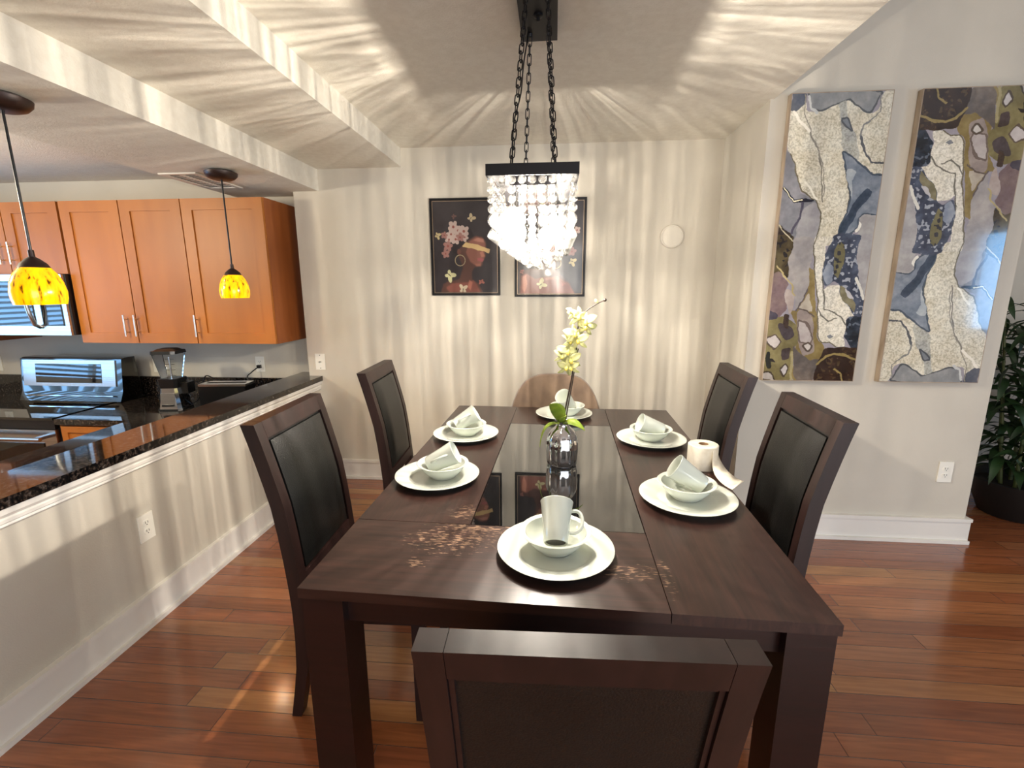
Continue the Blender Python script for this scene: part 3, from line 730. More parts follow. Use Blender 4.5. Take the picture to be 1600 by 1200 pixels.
    put(Bq([(220, 420), (270, 440), (265, 570), (230, 640), (190, 520)]), 'a89890', 'b8aca4')
    # ribs
    put(Bq([(300, 590), (380, 570), (430, 680), (445, 860), (430, 930), (350, 980), (320, 860)]), '8c7e78', 'a09288')
    put(Bq([(320, 650), (380, 690), (440, 830), (400, 870), (330, 850), (315, 760)]), 'a89c98', 'bab0aa', edge='6a5c54')
    put(Bq([(350, 880), (400, 850), (425, 880), (380, 935)]), 'c8c0b8', edge='54483e')
    put(Bq([(385, 440), (400, 480), (420, 600), (380, 590), (300, 580)]), 'a89c8c', 'b8ae9c')
    put(Bq([(275, 880), (330, 960), (390, 985), (500, 1005), (430, 1190), (290, 1190)]), '5c5450', '766a60')
    put(Bq([(510, 915), (620, 905), (900, 890), (900, 1200), (430, 1200), (470, 1030)]), '2a1c18', '3c2a20', dots='4a3a28')
    line(Bq([(470, 1040), (530, 985), (600, 965), (700, 970), (800, 1010)]), '8c7a4c', .006)
    line(Bq([(600, 1090), (650, 1120), (670, 1190)]), '8c7a4c', .004)
    line(Bq([(270, 960), (262, 1180)]), 'a0946c', .008)
    # cracks
    line(A([(235, 215), (300, 280), (380, 355)]), 'efe8d8', .006); line(A([(380, 355), (450, 500), (480, 650), (490, 870)]), '7a746a', .0035)
    line(A([(320, 80), (330, 230), (420, 420), (500, 640), (505, 830)]), '8c867a', .0025)
    line(A([(350, 90), (385, 180), (430, 215)]), 'c4c4c0', .006)
    line(A([(150, 760), (200, 800), (260, 870), (330, 860), (400, 860)]), '1c1c2c', .008); line(A([(150, 755), (205, 810), (260, 872), (330, 858)]), 'dcd4b4', .003)
    line(A([(330, 880), (300, 1000), (230, 1120)]), '4e4a58', .006)
    line(A([(110, 1000), (180, 1110), (240, 1190)]), 'bdb294', .003)
    line(A([(340, 720), (400, 790), (440, 850)]), 'f0ead8', .005)
    line(Bq([(120, 230), (180, 310), (260, 400), (270, 470)]), 'b0a070', .004)
    line(Bq([(380, 410), (290, 590)]), '5c5252', .004); line(Bq([(310, 575), (380, 590), (430, 650)]), '5c5048', .003)
    line(Bq([(515, 440), (525, 570), (600, 590), (650, 640), (690, 720)]), '6e6a60', .004)
    line(Bq([(470, 570), (490, 640), (560, 690), (620, 660)]), '6e6a60', .004)
    put(Bq([(535, 800), (570, 790), (600, 810), (560, 825)]), '7a7c80')
    line(Bq([(620, 1210), (620, 1200)]), '2a1c18', .001)
    n3 = fbm(h, w_, 90, 30, 131, 3)[..., None]; img += n3*9
    return img
def portrait_image(second, h=300, w_=224):
    yy, xx = np.mgrid[0:h, 0:w_]; X = xx/(w_-1.)*100; Y = yy/(h-1.)*134.
    f1 = fbm(h, w_, 8, 6, 5+second)[..., None]
    img = np.empty((h, w_, 3)); img[:] = rgb('2b2629'); img += f1*8
    def blob(poly, c, soft=1.6, n=24):
        px = X+1.2*fbm(h, w_, 14, 10, 3+second); py = Y+1.2*fbm(h, w_, 14, 10, 9+second)
        m_ = inpoly(px, py, poly).astype(float)
        for _ in range(int(soft*2)):
            p_ = np.pad(m_, 1, mode='edge'); m_ = (p_[:-2, 1:-1]+p_[2:, 1:-1]+p_[1:-1, :-2]+p_[1:-1, 2:]+p_[1:-1, 1:-1])/5
        img[:] = img*(1-m_[..., None])+rgb(c)*m_[..., None]
    def ell(cx_, cy_, a, b, c, rot=0, soft=.8):
        blob([(cx_+a*math.cos(t_)*math.cos(rot)-b*math.sin(t_)*math.sin(rot), cy_+a*math.cos(t_)*math.sin(rot)+b*math.sin(t_)*math.cos(rot)) for t_ in np.linspace(0, 2*PI, 20)[:-1]], c, soft)
    def ring(cx_, cy_, r, c, wd=.8):
        d_ = abs(np.hypot(X-cx_, (Y-cy_))-r); m_ = d_ < wd; img[m_] = rgb(c)
    def flower(cx_, cy_, r, c='c8a090'):
        for k in range(5):
            a = k*2*PI/5+cx_; ell(cx_+r*.6*math.cos(a), cy_+r*.6*math.sin(a), r*.55, r*.42, c, a, .4)
        ell(cx_, cy_, r*.25, r*.25, '7a4038', 0, .4)
    def butterfly(cx_, cy_, r, rot, c='d8cc98'):
        for s_ in (-1, 1):
            a = rot+s_*.75; ell(cx_+r*.55*math.cos(a), cy_+r*.55*math.sin(a), r*.62, r*.34, c, a, .3)
            a = rot+s_*2.2; ell(cx_+r*.35*math.cos(a), cy_+r*.35*math.sin(a), r*.4, r*.26, c, a, .3)
        ell(cx_, cy_, r*.3, r*.08, '3a3028', rot, .2)
    def q1(pts): return [((x-95)/6.0, (y-135)/840*134) for x, y in pts]
    def q2(pts): return [((x-835)/6.2, (y-135)/855*134) for x, y in pts]
    if not second:
        blob(q1([(150, 985), (170, 900), (220, 870), (330, 850), (370, 740), (330, 640), (340, 540), (420, 480), (500, 445), (560, 455), (592, 500), (598, 560), (585, 590), (584, 640), (578, 670), (562, 690), (562, 715), (540, 735), (480, 742), (455, 780), (455, 860), (520, 890), (560, 985)]), '4e332c', 2.5)
        blob(q1([(400, 600), (430, 500), (500, 455), (560, 470), (588, 520), (590, 580), (572, 600), (582, 640), (570, 665), (550, 690), (545, 720), (500, 730), (440, 690)]), '7a4e42', 4)
        blob(q1([(470, 490), (520, 465), (570, 480), (575, 510), (520, 500)]), '9a6a5c', 2)
        blob(q1([(530, 600), (560, 590), (580, 640), (550, 645)]), '9a6656', 1.5)
        blob(q1([(505, 655), (545, 650), (572, 665), (560, 690), (510, 680)]), '8c4a4c', .8)
        blob(q1([(480, 710), (540, 705), (540, 728), (500, 732)]), '8c5a4a', 1.5)
        blob(q1([(400, 880), (470, 860), (500, 900), (540, 985), (240, 985), (200, 930), (260, 890)]), '74443a', 4)
        blob(q1([(430, 860), (460, 880), (440, 960), (410, 930)]), '9a6050', 2)
        blob(q1([(230, 400), (330, 330), (450, 380), (480, 450), (400, 500), (340, 560), (330, 640), (280, 600), (240, 500)]), '1f1a1d', 3)
        ell(40, 73, 3.2, 5, '5c3a32', 0, 1)
        for p in [(285, 360, 8), (330, 400, 7), (385, 405, 8), (265, 430, 7), (305, 480, 7), (390, 460, 6), (240, 480, 6)]: flower((p[0]-95)/6., (p[1]-135)/840*134, p[2], 'a39088')
        for p in [(230, 540, 7), (205, 610, 6), (350, 460, 6), (200, 440, 5)]: flower((p[0]-95)/6., (p[1]-135)/840*134, p[2], '85605a')
        blob(q1([(365, 540), (400, 505), (440, 515), (520, 530), (590, 560), (632, 575), (622, 615), (570, 590), (500, 575), (430, 560), (375, 550)]), 'b89c6c', .4)
        ring(41.5, 86, 8, '94866a', .6)
        for x, y, r, a, c in [(455, 290, 7, -.9, 'a89878'), (130, 440, 6, .4, 'a89870'), (235, 810, 10, .7, 'b0ac84'), (545, 870, 5, 1.4, '8c5448'), (365, 950, 8, -1.4, 'b8a890'), (290, 265, 4, .9, '5c403c')]: butterfly((x-95)/6., (y-135)/840*134, r, a, c)
    else:
        blob(q2([(850, 1000), (850, 800), (900, 770), (1000, 750), (1030, 640), (1000, 500), (1060, 400), (1180, 380), (1240, 480), (1230, 600), (1210, 700), (1210, 780), (1330, 880), (1400, 1000)]), '4a2f29', 3)
        blob(q2([(1050, 480), (1120, 430), (1200, 480), (1210, 600), (1120, 680), (1050, 600)]), '7a4e42', 4)
        blob(q2([(860, 1000), (870, 820), (920, 800), (1000, 850), (1100, 830), (1220, 830), (1330, 890), (1390, 1000)]), '7c4a3e', 4)
        blob(q2([(880, 940), (880, 830), (920, 810), (930, 900), (900, 985)]), 'a8705c', 3)
        blob(q2([(1100, 840), (1220, 830), (1240, 850), (1110, 865)]), '9a6252', 1.5)
        blob(q2([(1020, 520), (1240, 480), (1250, 520), (1040, 570)]), 'b89c6c', .4)
        for p in [(1150, 350, 8), (1220, 380, 8), (1280, 400, 7), (1320, 340, 6), (1400, 400, 5)]: flower((p[0]-835)/6.2, (p[1]-135)/855*134, p[2], 'a39088')
        flower(84, 72, 6, '85605a')
        ring(60, 89, 7.5, 'a08a68', .6)
        for x, y, r, a, c in [(1060, 905, 9, -.6, 'c0b88c'), (1355, 690, 7, .4, 'b8a878'), (1280, 890, 4, 1.2, '9a5c50'), (870, 780, 4, .3, '8a5850')]: butterfly((x-835)/6.2, (y-135)/855*134, r, a, c)
    return img
def framed(label, x, z, second):
    W_, H_ = .497, .668
    t = thing('framed_picture', label, 'picture', (x, YB-.001, z))
    f_ = .013
    bm = B((-W_/2, W_/2, -.024, 0, -H_/2, -H_/2+f_), (-W_/2, W_/2, -.024, 0, H_/2-f_, H_/2), (-W_/2, -W_/2+f_, -.024, 0, -H_/2+f_, H_/2-f_), (W_/2-f_, W_/2, -.024, 0, -H_/2+f_, H_/2-f_), bev=.001, seg=1)
    obj('frame', bm, M['blackmetal'], t)
    g = .018; bm = B((-W_/2+f_, W_/2-f_, -.014, -.002, -H_/2+f_, H_/2-f_)); obj('backing', bm, mat('frame_gap', '1a1512', .6), t)
    bm = bmesh.new(); a, b = W_/2-f_-.004, H_/2-f_-.004; w2 = .0035
    for r in ((-a, a, -b, -b+w2), (-a, a, b-w2, b), (-a, -a+w2, -b+w2, b-w2), (a-w2, a, -b+w2, b-w2)): bx(bm, r[0], r[1], -.0175, -.0145, r[2], r[3])
    obj('inner_fillet', bm, mat('fillet_gold', '9a8672', .35, .6), t)
    paint_mesh('print', portrait_image(second), (a-.006)*2, (b-.006)*2, M['portrait'], t, y=-.0165)
framed('left framed portrait of a woman in profile with pink flowers, gold stroke and hoop earring', -.633, 1.778, 0)
framed('right framed portrait half hidden by the chandelier, bare shoulders and butterflies', -.031, 1.768, 1)
mimg = marble_image()
def canvas(label, x, z, W_, H_, flip):
    t = thing('canvas_painting', label, 'painting', (x, YA-.001, z))
    obj('stretcher', B((-W_/2, W_/2, -.038, 0, -H_/2, H_/2), bev=.006, seg=3), M['canvas_side'], t)
    paint_mesh('artwork', mimg, W_-.008, H_-.008, M['marble'], t, y=-.0385, flip=flip)
canvas('left tall marble-pattern panel, cream at top and dark brown at the bottom', 1.436, 1.718, .492, 1.487, False)
canvas('right tall marble-pattern panel, dark brown at top and cream at the bottom', 2.074, 1.718, .515, 1.487, True)
# wall disc
bm = bmesh.new(); lathe(bm, [(0, .0), (.078, .0), (.078, .016), (.075, .020), (.069, .020), (.066, .017), (0, .019)], 48); bmesh.ops.rotate(bm, verts=bm.verts, cent=(0, 0, 0), matrix=Matrix.Rotation(PI/2, 3, 'X'))
o = tag(obj('wall_cover_disc', bm, mat('disc_paint', 'd2cabb', .5), loc=(.80, YB-.001, 1.837)), 'flat round cream cover disc on the back wall right of the pictures', 'wall cover')

# ================================================================== TABLE
TX, TY, TA, TW, TL, TZ = .031, 1.941, -.022, 1.288, 1.888, .76
tb_ = thing('dining_table', 'dark espresso dining table with a black glass centre and worn finish', 'table', (TX, TY, 0), TA)
gx0, gx1, gy0, gy1 = -.272, .272, -.578, .572
g = .0012; ts = .028
mx_ = table_mat('tabletop_cross', True, [(-.31, -.68, .16, .09), (-.23, -.60, .2, .06), (.20, -.79, .09, .05), (-.38, -.80, .04, .03)]); my_ = table_mat('tabletop_long', False, [(-.30, -.5, .06, .07), (.29, -.8, .02, .1)])
bm = bmesh.new()
bx(bm, -TW/2, gx1-g, -TL/2, gy0-g, TZ-ts, TZ, 0)                 # near board
bx(bm, gx0+g, gx1-g, gy1+g, TL/2, TZ-ts, TZ, 0)                   # far board
bx(bm, -TW/2, gx0-g, gy0+g, TL/2, TZ-ts, TZ, 1)                   # left strip
bx(bm, gx1+g, TW/2, -TL/2, TL/2, TZ-ts, TZ, 1)                    # right strip
bevel_all(bm, .0012, 1)
obj('tabletop', bm, [mx_, my_], tb_)
obj('glass_inset', B((gx0+.002, gx1-.002, gy0+.002, gy1-.002, TZ-.02, TZ-.0005), bev=.001, seg=1), mat('smoked_glass', '0a0b0c', .03, 0., Coat_Weight=1., Coat_Roughness=.01, Coat_IOR=1.9, IOR=1.6), tb_)
obj('glass_support', B((gx0+.002, gx1-.002, gy0+.002, gy1-.002, TZ-.05, TZ-.021)), M['darkwood'], tb_)
LW = .108; ins = .006
for sx in (-1, 1):
    for sy in (-1, 1):
        cx_, cy_ = sx*(TW/2-ins-LW/2), sy*(TL/2-ins-LW/2)
        obj('leg', B((cx_-LW/2, cx_+LW/2, cy_-LW/2, cy_+LW/2, 0, TZ-ts-.0005), bev=.003), M['darkwood'], tb_)
ax, ay = TW/2-ins-LW, TL/2-ins-LW
for sy in (-1, 1): yc = sy*(TL/2-.045); obj('apron', B((-ax, ax, yc-.011, yc+.011, TZ-.108, TZ-ts-.0005)), M['darkwood'], tb_)
for sx in (-1, 1): xc = sx*(TW/2-.045); obj('apron', B((xc-.011, xc+.011, -ay, ay, TZ-.108, TZ-ts-.0005)), M['darkwood'], tb_)

# ================================================================== CHAIRS
CW, CD, CH = .46, .045, 1.08
PROF = [(-.048, 0, .034), (-.028, .1, .037), (-.010, .2, .041), (-.001, .32, .045), (0, .42, .047), (-.004, .5, .046), (-.012, .6, .045), (-.022, .7, .045), (-.035, .8, .045), (-.053, .88, .045), (-.070, .95, .045), (-.088, 1.02, .045), (-.105, CH, .045)]
def px_at(z):
    for (x0, z0, _), (x1, z1, _) in zip(PROF, PROF[1:]):
        if z0 <= z <= z1: return x0+(x1-x0)*(z-z0)/(z1-z0)
def curved_panel(bm, y0, y1, z0, z1, off, th, n=10, puff=0., mi=0):
    """panel following the post curve; off = offset of its middle in x from post centre"""
    ny = 8; front, back = [], []
    for i in range(n+1):
        z = z0+(z1-z0)*i/n; x = px_at(z)+off
        fr_, bk = [], []
        for k in range(ny+1):
            y = y0+(y1-y0)*k/ny; e = min(1, min(i, n-i)/1.5, min(k, ny-k)/1.2); p = puff*(.35+.65*math.sin(e*PI/2)) if e > 0 else 0
            fr_.append(bm.verts.new((x+th/2+p, y, z))); bk.append(bm.verts.new((x-th/2, y, z)))
        front.append(fr_); back.append(bk)
    for i in range(n):
        for k in range(ny):
            f = bm.faces.new((front[i][k], front[i][k+1], front[i+1][k+1], front[i+1][k])); f.smooth = True; f.material_index = mi
            f = bm.faces.new((back[i][k], back[i+1][k], back[i+1][k+1], back[i][k+1])); f.smooth = True; f.material_index = mi
        for k in (0, ny): bm.faces.new((front[i][k], front[i+1][k], back[i+1][k], back[i][k])).material_index = mi
    for i in (0, n):
        for k in range(ny): bm.faces.new((front[i][k], front[i][k+1], back[i][k+1], back[i][k])).material_index = mi
def make_chair(label, loc, rz, group='matching dining chairs'):
    t = thing('dining_chair', label, 'chair', loc, rz, group)
    pw = .042
    for s_ in (-1, 1):
        bm = bmesh.new(); sweep_profile(bm, PROF, pw, CD, y0=s_*(CW/2-pw/2)); bevel_all(bm, .004, 2, .6); obj('rear_post', bm, M['chairwood'], t)
    def rail(name, z0, z1, shrink=.0):
        bm = bmesh.new(); n = 4
        sweep_profile(bm, [(px_at(z0+(z1-z0)*i/n), z0+(z1-z0)*i/n, CD-shrink) for i in range(n+1)], CW-2*pw-.002, CD-shrink); bevel_all(bm, .003, 2, .6); obj(name, bm, M['chairwood'], t)
    rail('top_rail', CH-.055, CH); rail('bottom_rail', .50, .55)
    # inner moulding frame and the leather panels front and rear
    y_ = CW/2-pw-.001
    bm = bmesh.new(); curved_panel(bm, -y_, y_, .551, CH-.056, 0, .020); obj('back_panel', bm, M['leather'], t)
    bm = bmesh.new(); curved_panel(bm, -y_+.012, y_-.012, .56, CH-.066, .0155, .010, puff=.014); obj('back_cushion', bm, M['leather'], t)
    bm = bmesh.new()
    for (a, b, c, d_) in ((-y_, -y_+.008, .551, CH-.056), (y_-.008, y_, .551, CH-.056)):
        n = 10; sweep_profile(bm, [(px_at(c+(d_-c)*i/n)-.0135, c+(d_-c)*i/n, .007) for i in range(n+1)], b-a, .007, y0=(a+b)/2)
    sweep_profile(bm, [(px_at(CH-.064)-.0135, CH-.064, .007), (px_at(CH-.0565)-.0135, CH-.0565, .007)], 2*y_-.02, .007)
    obj('bead', bm, M['chairwood'], t)
    # seat
    sd = .43
    bm = B((.026, sd, -CW/2+.003, CW/2-.003, .385, .435), bev=.003); obj('seat_frame', bm, M['chairwood'], t)
    bm = B((.028, sd+.006, -CW/2+.002, CW/2-.002, .4355, .485), bev=.016, seg=4)
    for f in bm.faces: f.smooth = True
    obj('seat_cushion', bm, M['leather'], t)
    for s_ in (-1, 1):
        bm = bmesh.new(); sweep_profile(bm, [(sd-.03, 0, .032), (sd-.026, .3845, .044)], .042, .04, y0=s_*(CW/2-.026)); bevel_all(bm, .003, 2, .6); obj('front_leg', bm, M['chairwood'], t)
    return t
ch0 = make_chair('dark wood black leather chair on the left table side, nearer the camera', (-.852, 1.577, 0), .028)
for lab, loc, rz in (('dark wood black leather chair on the left table side, nearer the back wall', (-.862, 2.488, 0), .046),
                     ('dark wood black leather chair on the right table side, nearer the back wall', (.849, 2.513, 0), 3.096),
                     ('dark wood black leather chair on the right table side, nearer the camera', (.839, 1.744, 0), 3.098),
                     ('dark wood and black leather chair seen from behind at the near end of the table', (.045, .637, 0), 1.60)):
    c = copy_tree(ch0); c.location = loc; c.rotation_euler = (0, 0, rz); c['label'] = lab; c.scale = (.97,)*3 if 'behind' in lab else (1, 1, 1)
# suede tub chair
t = thing('tub_chair', 'brown suede chair with rounded back at the far end of the table', 'chair', (.02, 3.0, 0), -PI/2+.0)
bm = bmesh.new()
def tub(bm, th):
    nx, nz = 28, 14; F_, K_ = [], []
    for j in range(nz+1):
        fr_, bk = [], []
        v = j/nz
        for i in range(nx+1):
            u = -1+2*i/nx
            # rounded outline of the back
            z = .42+(.93-.42)*v*(1-abs(u)**3.2*.42) ; hw = .285*(.86+.14*math.sin(min(1, v*1.2)*PI/2))
            ang = u*1.0; y = hw*math.sin(ang)/math.sin(1.0); x = -.115-.03*v+.20*(1-math.cos(ang))
            fr_.append(bm.verts.new((x+th/2, y, z))); bk.append(bm.verts.new((x-th/2, y*1.03, z)))
        F_.append(fr_); K_.append(bk)
    for j in range(nz):
        for i in range(nx):
            bm.faces.new((F_[j][i], F_[j][i+1], F_[j+1][i+1], F_[j+1][i])).smooth = True
            bm.faces.new((K_[j][i], K_[j+1][i], K_[j+1][i+1], K_[j][i+1])).smooth = True
        for i in (0, nx): bm.faces.new((F_[j][i], F_[j+1][i], K_[j+1][i], K_[j][i])).smooth = True
    for j in (0, nz):
        for i in range(nx): bm.faces.new((F_[j][i], F_[j][i+1], K_[j][i+1], K_[j][i])).smooth = True
tub(bm, .045); b_ = obj('backrest', bm, M['suede'], t)
md = b_.modifiers.new('soft', 'BEVEL'); md.width = .012; md.segments = 3; md.limit_method = 'ANGLE'
bm = B((-.10, .30, -.24, .24, .40, .48), bev=.035, seg=5)
for f in bm.faces: f.smooth = True
obj('seat_cushion', bm, M['suede'], t)
for sx in (-.07, .25):
    for sy in (-.2, .2):
        bm = bmesh.new(); tube(bm, [(sx*1.15, sy*1.15, 0), (sx, sy, .40)], [.010, .014], 10); obj('leg', bm, M['blackmetal'], t)

# ================================================================== TABLEWARE
def mk_plate():
    bm = bmesh.new(); lathe(bm, [(0, .004), (.085, .004), (.095, .0), (.099, .0), (.102, .004), (.112, .009), (.155, .019), (.163, .0215), (.1645, .0235), (.162, .0245), (.152, .0225), (.114, .0145), (.104, .009), (.096, .0075), (.05, .007), (0, .007)], 64); return bm
def mk_bowl():
    bm = bmesh.new(); lathe(bm, [(0, .003), (.042, .003), (.045, 0), (.049, 0), (.050, .004), (.068, .016), (.083, .036), (.089, .050), (.100, .0545), (.1015, .057), (.099, .0585), (.087, .0545), (.080, .040), (.066, .021), (.046, .009), (0, .0075)], 56); return bm
def mk_mug():
    bm = bmesh.new(); lathe(bm, [(0, .004), (.027, .004), (.029, .0), (.032, .0), (.034, .006), (.0365, .03), (.0405, .07), (.045, .105), (.0475, .118), (.0465, .1195), (.0450, .118), (.0425, .105), (.038, .07), (.034, .03), (.031, .009), (0, .008)], 40)
    return bm
def place(label_loc, x, y, ml, axis, spin, base):
    """plate, bowl and mug; axis = unit direction of the mug from base to mouth, base = offset of its base centre"""
    global P0, B0, M0
    gp, gb, gm = 'white dinner plates on the table', 'white bowls on the plates', 'white mugs lying in the bowls'
    z = TZ+.0005
    if P0 is None:
        P0 = obj('dinner_plate', mk_plate(), M['china']); p = P0
        B0 = obj('bowl', mk_bowl(), M['china']); b = B0
        M0 = thing('mug', 'x', 'mug'); m_ = M0
        obj('body', mk_mug(), M['china'], M0)
        bm = bmesh.new(); lathe(bm, [(0, .0025), (.027, .0025), (.027, .0038), (0, .0038)], 24); obj('shaded_base_stamp', bm, M['chinagray'], M0)
        bm = bmesh.new()
        pts = catmull([(.0375, 0, .030), (.052, 0, .030), (.068, 0, .042), (.073, 0, .062), (.069, 0, .082), (.058, 0, .092), (.042, 0, .092)], 6)
        tube(bm, pts, .0052, 10); obj('handle', bm, M['china'], M0)
    else: p, b, m_ = P0.copy(), B0.copy(), copy_tree(M0)
    if p is not P0: C.objects.link(p); C.objects.link(b)
    p.location = (x, y, z); tag(p, 'white dinner plate '+label_loc, 'plate', gp)
    b.location = (x+ml[0], y+ml[1], z+.0085); tag(b, 'white bowl on the plate '+label_loc, 'bowl', gb)
    A_ = Vector(axis).normalized(); q = Vector((0, 0, 1)).rotation_difference(A_)
    q = q @ Euler((0, 0, spin)).to_quaternion()
    m_.rotation_mode = 'QUATERNION'; m_.rotation_quaternion = q
    m_.location = (b.location.x+base[0], b.location.y+base[1], z+.0085+base[2]); tag(m_, 'white mug tipped in the bowl '+label_loc, 'mug', gm)
P0 = B0 = M0 = None
place('at the near end of the table', .015, 1.225, (0, .012), (.02, .74, .67), -.1, (0, -.047, .042))
place('at the near left place, beside the nearer left chair', -.447, 1.725, (.02, .01), (.85, .1, .42), -1.8, (-.055, -.005, .045))
place('at the far left place, beside the farther left chair', -.433, 2.270, (.0, .012), (.82, .15, .48), -1.8, (-.052, 0, .047))
place('at the far end of the table, behind the vase', .069, 2.695, (.02, .01), (-.35, -.5, .55), 1.8, (.02, .03, .04))
place('at the far right place, beside the farther right chair', .482, 2.255, (.0, .012), (-.93, -.12, .33), 1.7, (.055, .005, .045))
place('at the near right place, beside the toilet roll', .478, 1.60, (.0, .015), (-.80, .12, .52), 2.3, (.055, 0, .044))

# toilet roll
t = thing('toilet_roll', 'white toilet paper roll with a loose sheet on the table edge', 'toilet roll', (.628, 1.935, TZ+.0005), .0)
bm = bmesh.new(); lathe(bm, [(.02, 0), (.058, 0), (.060, .003), (.060, .098), (.057, .101), (.02, .101)], 48); obj('paper', bm, M['paper'], t)
bm = bmesh.new(); lathe(bm, [(.0195, .0), (.0195, .1005), (.018, .1005), (.018, .0), (.0195, .0)], 32); obj('core', bm, M['card'], t)
bm = bmesh.new(); nn = 14; pa, pb = [], []
top = catmull([(.0600, .015, .097), (.0625, .005, .06), (.068, -.03, .032), (.078, -.08, .014), (.094, -.13, .006), (.108, -.165, .008)], 4)
bot = catmull([(.020, -.060, .090), (.016, -.075, .05), (.014, -.10, .022), (.016, -.14, .008), (.024, -.19, .003), (.040, -.235, .0025)], 4)
A_, B_ = [bm.verts.new(p) for p in top], [bm.verts.new(p) for p in bot]
mid = [bm.verts.new((a.co+b.co)/2+Vector((.004, 0, .006*math.sin(i)))) for i, (a, b) in enumerate(zip(A_, B_))]
for i in range(len(A_)-1):
    bm.faces.new((A_[i], A_[i+1], mid[i+1], mid[i])).smooth = True; bm.faces.new((mid[i], mid[i+1], B_[i+1], B_[i])).smooth = True
s_ = obj('loose_sheet', bm, M['paper'], t); md = s_.modifiers.new('thick', 'SOLIDIFY'); md.thickness = .0008; md.offset = 1

# vase and orchid
VX, VY = .045, 1.93
t = thing('vase', 'silver mirrored bottle vase holding the orchid', 'vase', (VX, VY, TZ-.0002))
bm = bmesh.new()
prof = [(0, .004), (.052, .004), (.060, 0), (.064, .004), (.067, .03), (.069, .07), (.068, .105), (.062, .128), (.050, .148), (.036, .160), (.029, .168), (.027, .178), (.031, .186), (.033, .190), (.030, .191), (.024, .178), (.026, .165), (.05, .14), (.06, .1), (.058, .02), (0, .01)]
rings = lathe(bm, prof, 48)
for v in bm.verts:
    r = math.hypot(v.co.x, v.co.y)
    if r > .03: a = math.atan2(v.co.y, v.co.x); k = 1-.07*(.5+.5*math.cos(9*a)); v.co.x *= k; v.co.y *= k
obj('body', bm, mat('mercury_glass', 'd6d8de', .05, 1.), t)
t = thing('orchid', 'pale yellow orchid spray with green leaves standing in the vase', 'orchid', (VX, VY, TZ+.15))
def stem(pts, r, name='stem'):
    bm = bmesh.new(); c = catmull(pts, 8); tube(bm, c, [r*(1-.5*i/len(c)) for i in range(len(c))], 8); return obj(name, bm, M['stemgreen'], t)
stem([(0, 0, -.05), (.008, 0, .07), (.030, 0, .20), (.044, 0, .30), (.052, -.005, .38), (.056, -.005, .44), (.08, 0, .49), (.12, 0, .52), (.155, 0, .538)], .0038)
stem([(.006, -.006, -.05), (.016, -.006, .07), (.038, -.004, .21), (.05, -.002, .30), (.058, 0, .345)], .0032)
bm = bmesh.new(); bmesh.ops.create_icosphere(bm, subdivisions=2, radius=.007); obj('bud', bm, M['stemgreen'], t, loc=(.158, 0, .54))
bm = bmesh.new(); bmesh.ops.create_icosphere(bm, subdivisions=2, radius=.006); bmesh.ops.scale(bm, vec=(1, 1, 1.8), verts=bm.verts); obj('bud', bm, M['petal'], t, loc=(.125, 0, .535), rot=(0, -.7, 0))
def leaf_bm(L_, W_, droop, fold=.25, n=14, th=.0012, tip=1.):
    bm = bmesh.new(); rows = []
    for i in range(n+1):
        s_ = i/n; w2 = W_/2*math.sin(PI*min(1, s_*.92+.08))**.75*(1 if s_ < .5 else 1); x = L_*s_*math.cos(droop*s_); z = -L_*s_*math.sin(droop*s_)*s_
        rows.append([bm.verts.new((x, y*w2, z+abs(y)*w2*fold)) for y in (-1, -.5, 0, .5, 1)])
    for a, b in zip(rows, rows[1:]):
        for k in range(4): bm.faces.new((a[k], a[k+1], b[k+1], b[k])).smooth = True
    return bm
def leaf_obj(name, L_, W_, droop, loc, rot, m_, parent):
    o = obj(name, leaf_bm(L_, W_, droop), m_, parent, loc, rot); md = o.modifiers.new('thick', 'SOLIDIFY'); md.thickness = .0016; return o
leaf_obj('leaf', .13, .062, .5, (-.005, -.01, .035), (1.0, -1.25, 3.5), M['leafgreen'], t)
leaf_obj('leaf', .14, .036, .9, (0, -.01, .03), (0, -.1, 3.35), M['leafgreen'], t)
leaf_obj('leaf', .10, .046, .5, (.0, -.015, .035), (.3, -.25, -.5), M['leafgreen'], t)
leaf_obj('leaf', .08, .034, .3, (.0, -.005, .03), (.6, -.9, -1.6), M['leafgreen'], t)
def blossom(loc, rot, s_, parent):
    f_ = bpy.data.objects.new('blossom', None)
    bm = bmesh.new()
    for k, (a, l, w_) in enumerate([(PI/2, 1.1, .38), (PI/2+1.25, 1.15, .6), (PI/2-1.25, 1.15, .6), (PI/2+2.45, 1.1, .34), (PI/2-2.45, 1.1, .34)]):
        pb = leaf_bm(.036*s_*l, .036*s_*w_*1.25, .35, fold=.18, n=8)
        me = bpy.data.meshes.new('tmp'); pb.to_mesh(me); pb.free()
        b2 = bmesh.new(); b2.from_mesh(me); bpy.data.meshes.remove(me)
        bmesh.ops.rotate(b2, verts=b2.verts, cent=(0, 0, 0), matrix=Matrix.Rotation(a, 3, 'Z'))
        me = bpy.data.meshes.new('tmp'); b2.to_mesh(me); b2.free(); bm.from_mesh(me); bpy.data.meshes.remove(me)
    for f in bm.faces: f.smooth = True
    o = obj('blossom', bm, M['petal'], parent, loc, rot, fix=False); md = o.modifiers.new('thick', 'SOLIDIFY'); md.thickness = .0008
    bm = bmesh.new(); bmesh.ops.create_icosphere(bm, subdivisions=2, radius=.0065*s_); bmesh.ops.scale(bm, vec=(1, 1.5, 1), verts=bm.verts)
    for f in bm.faces: f.smooth = True
    obj('lip', bm, M['petalyellow'], o, (0, -.004*s_, .005))
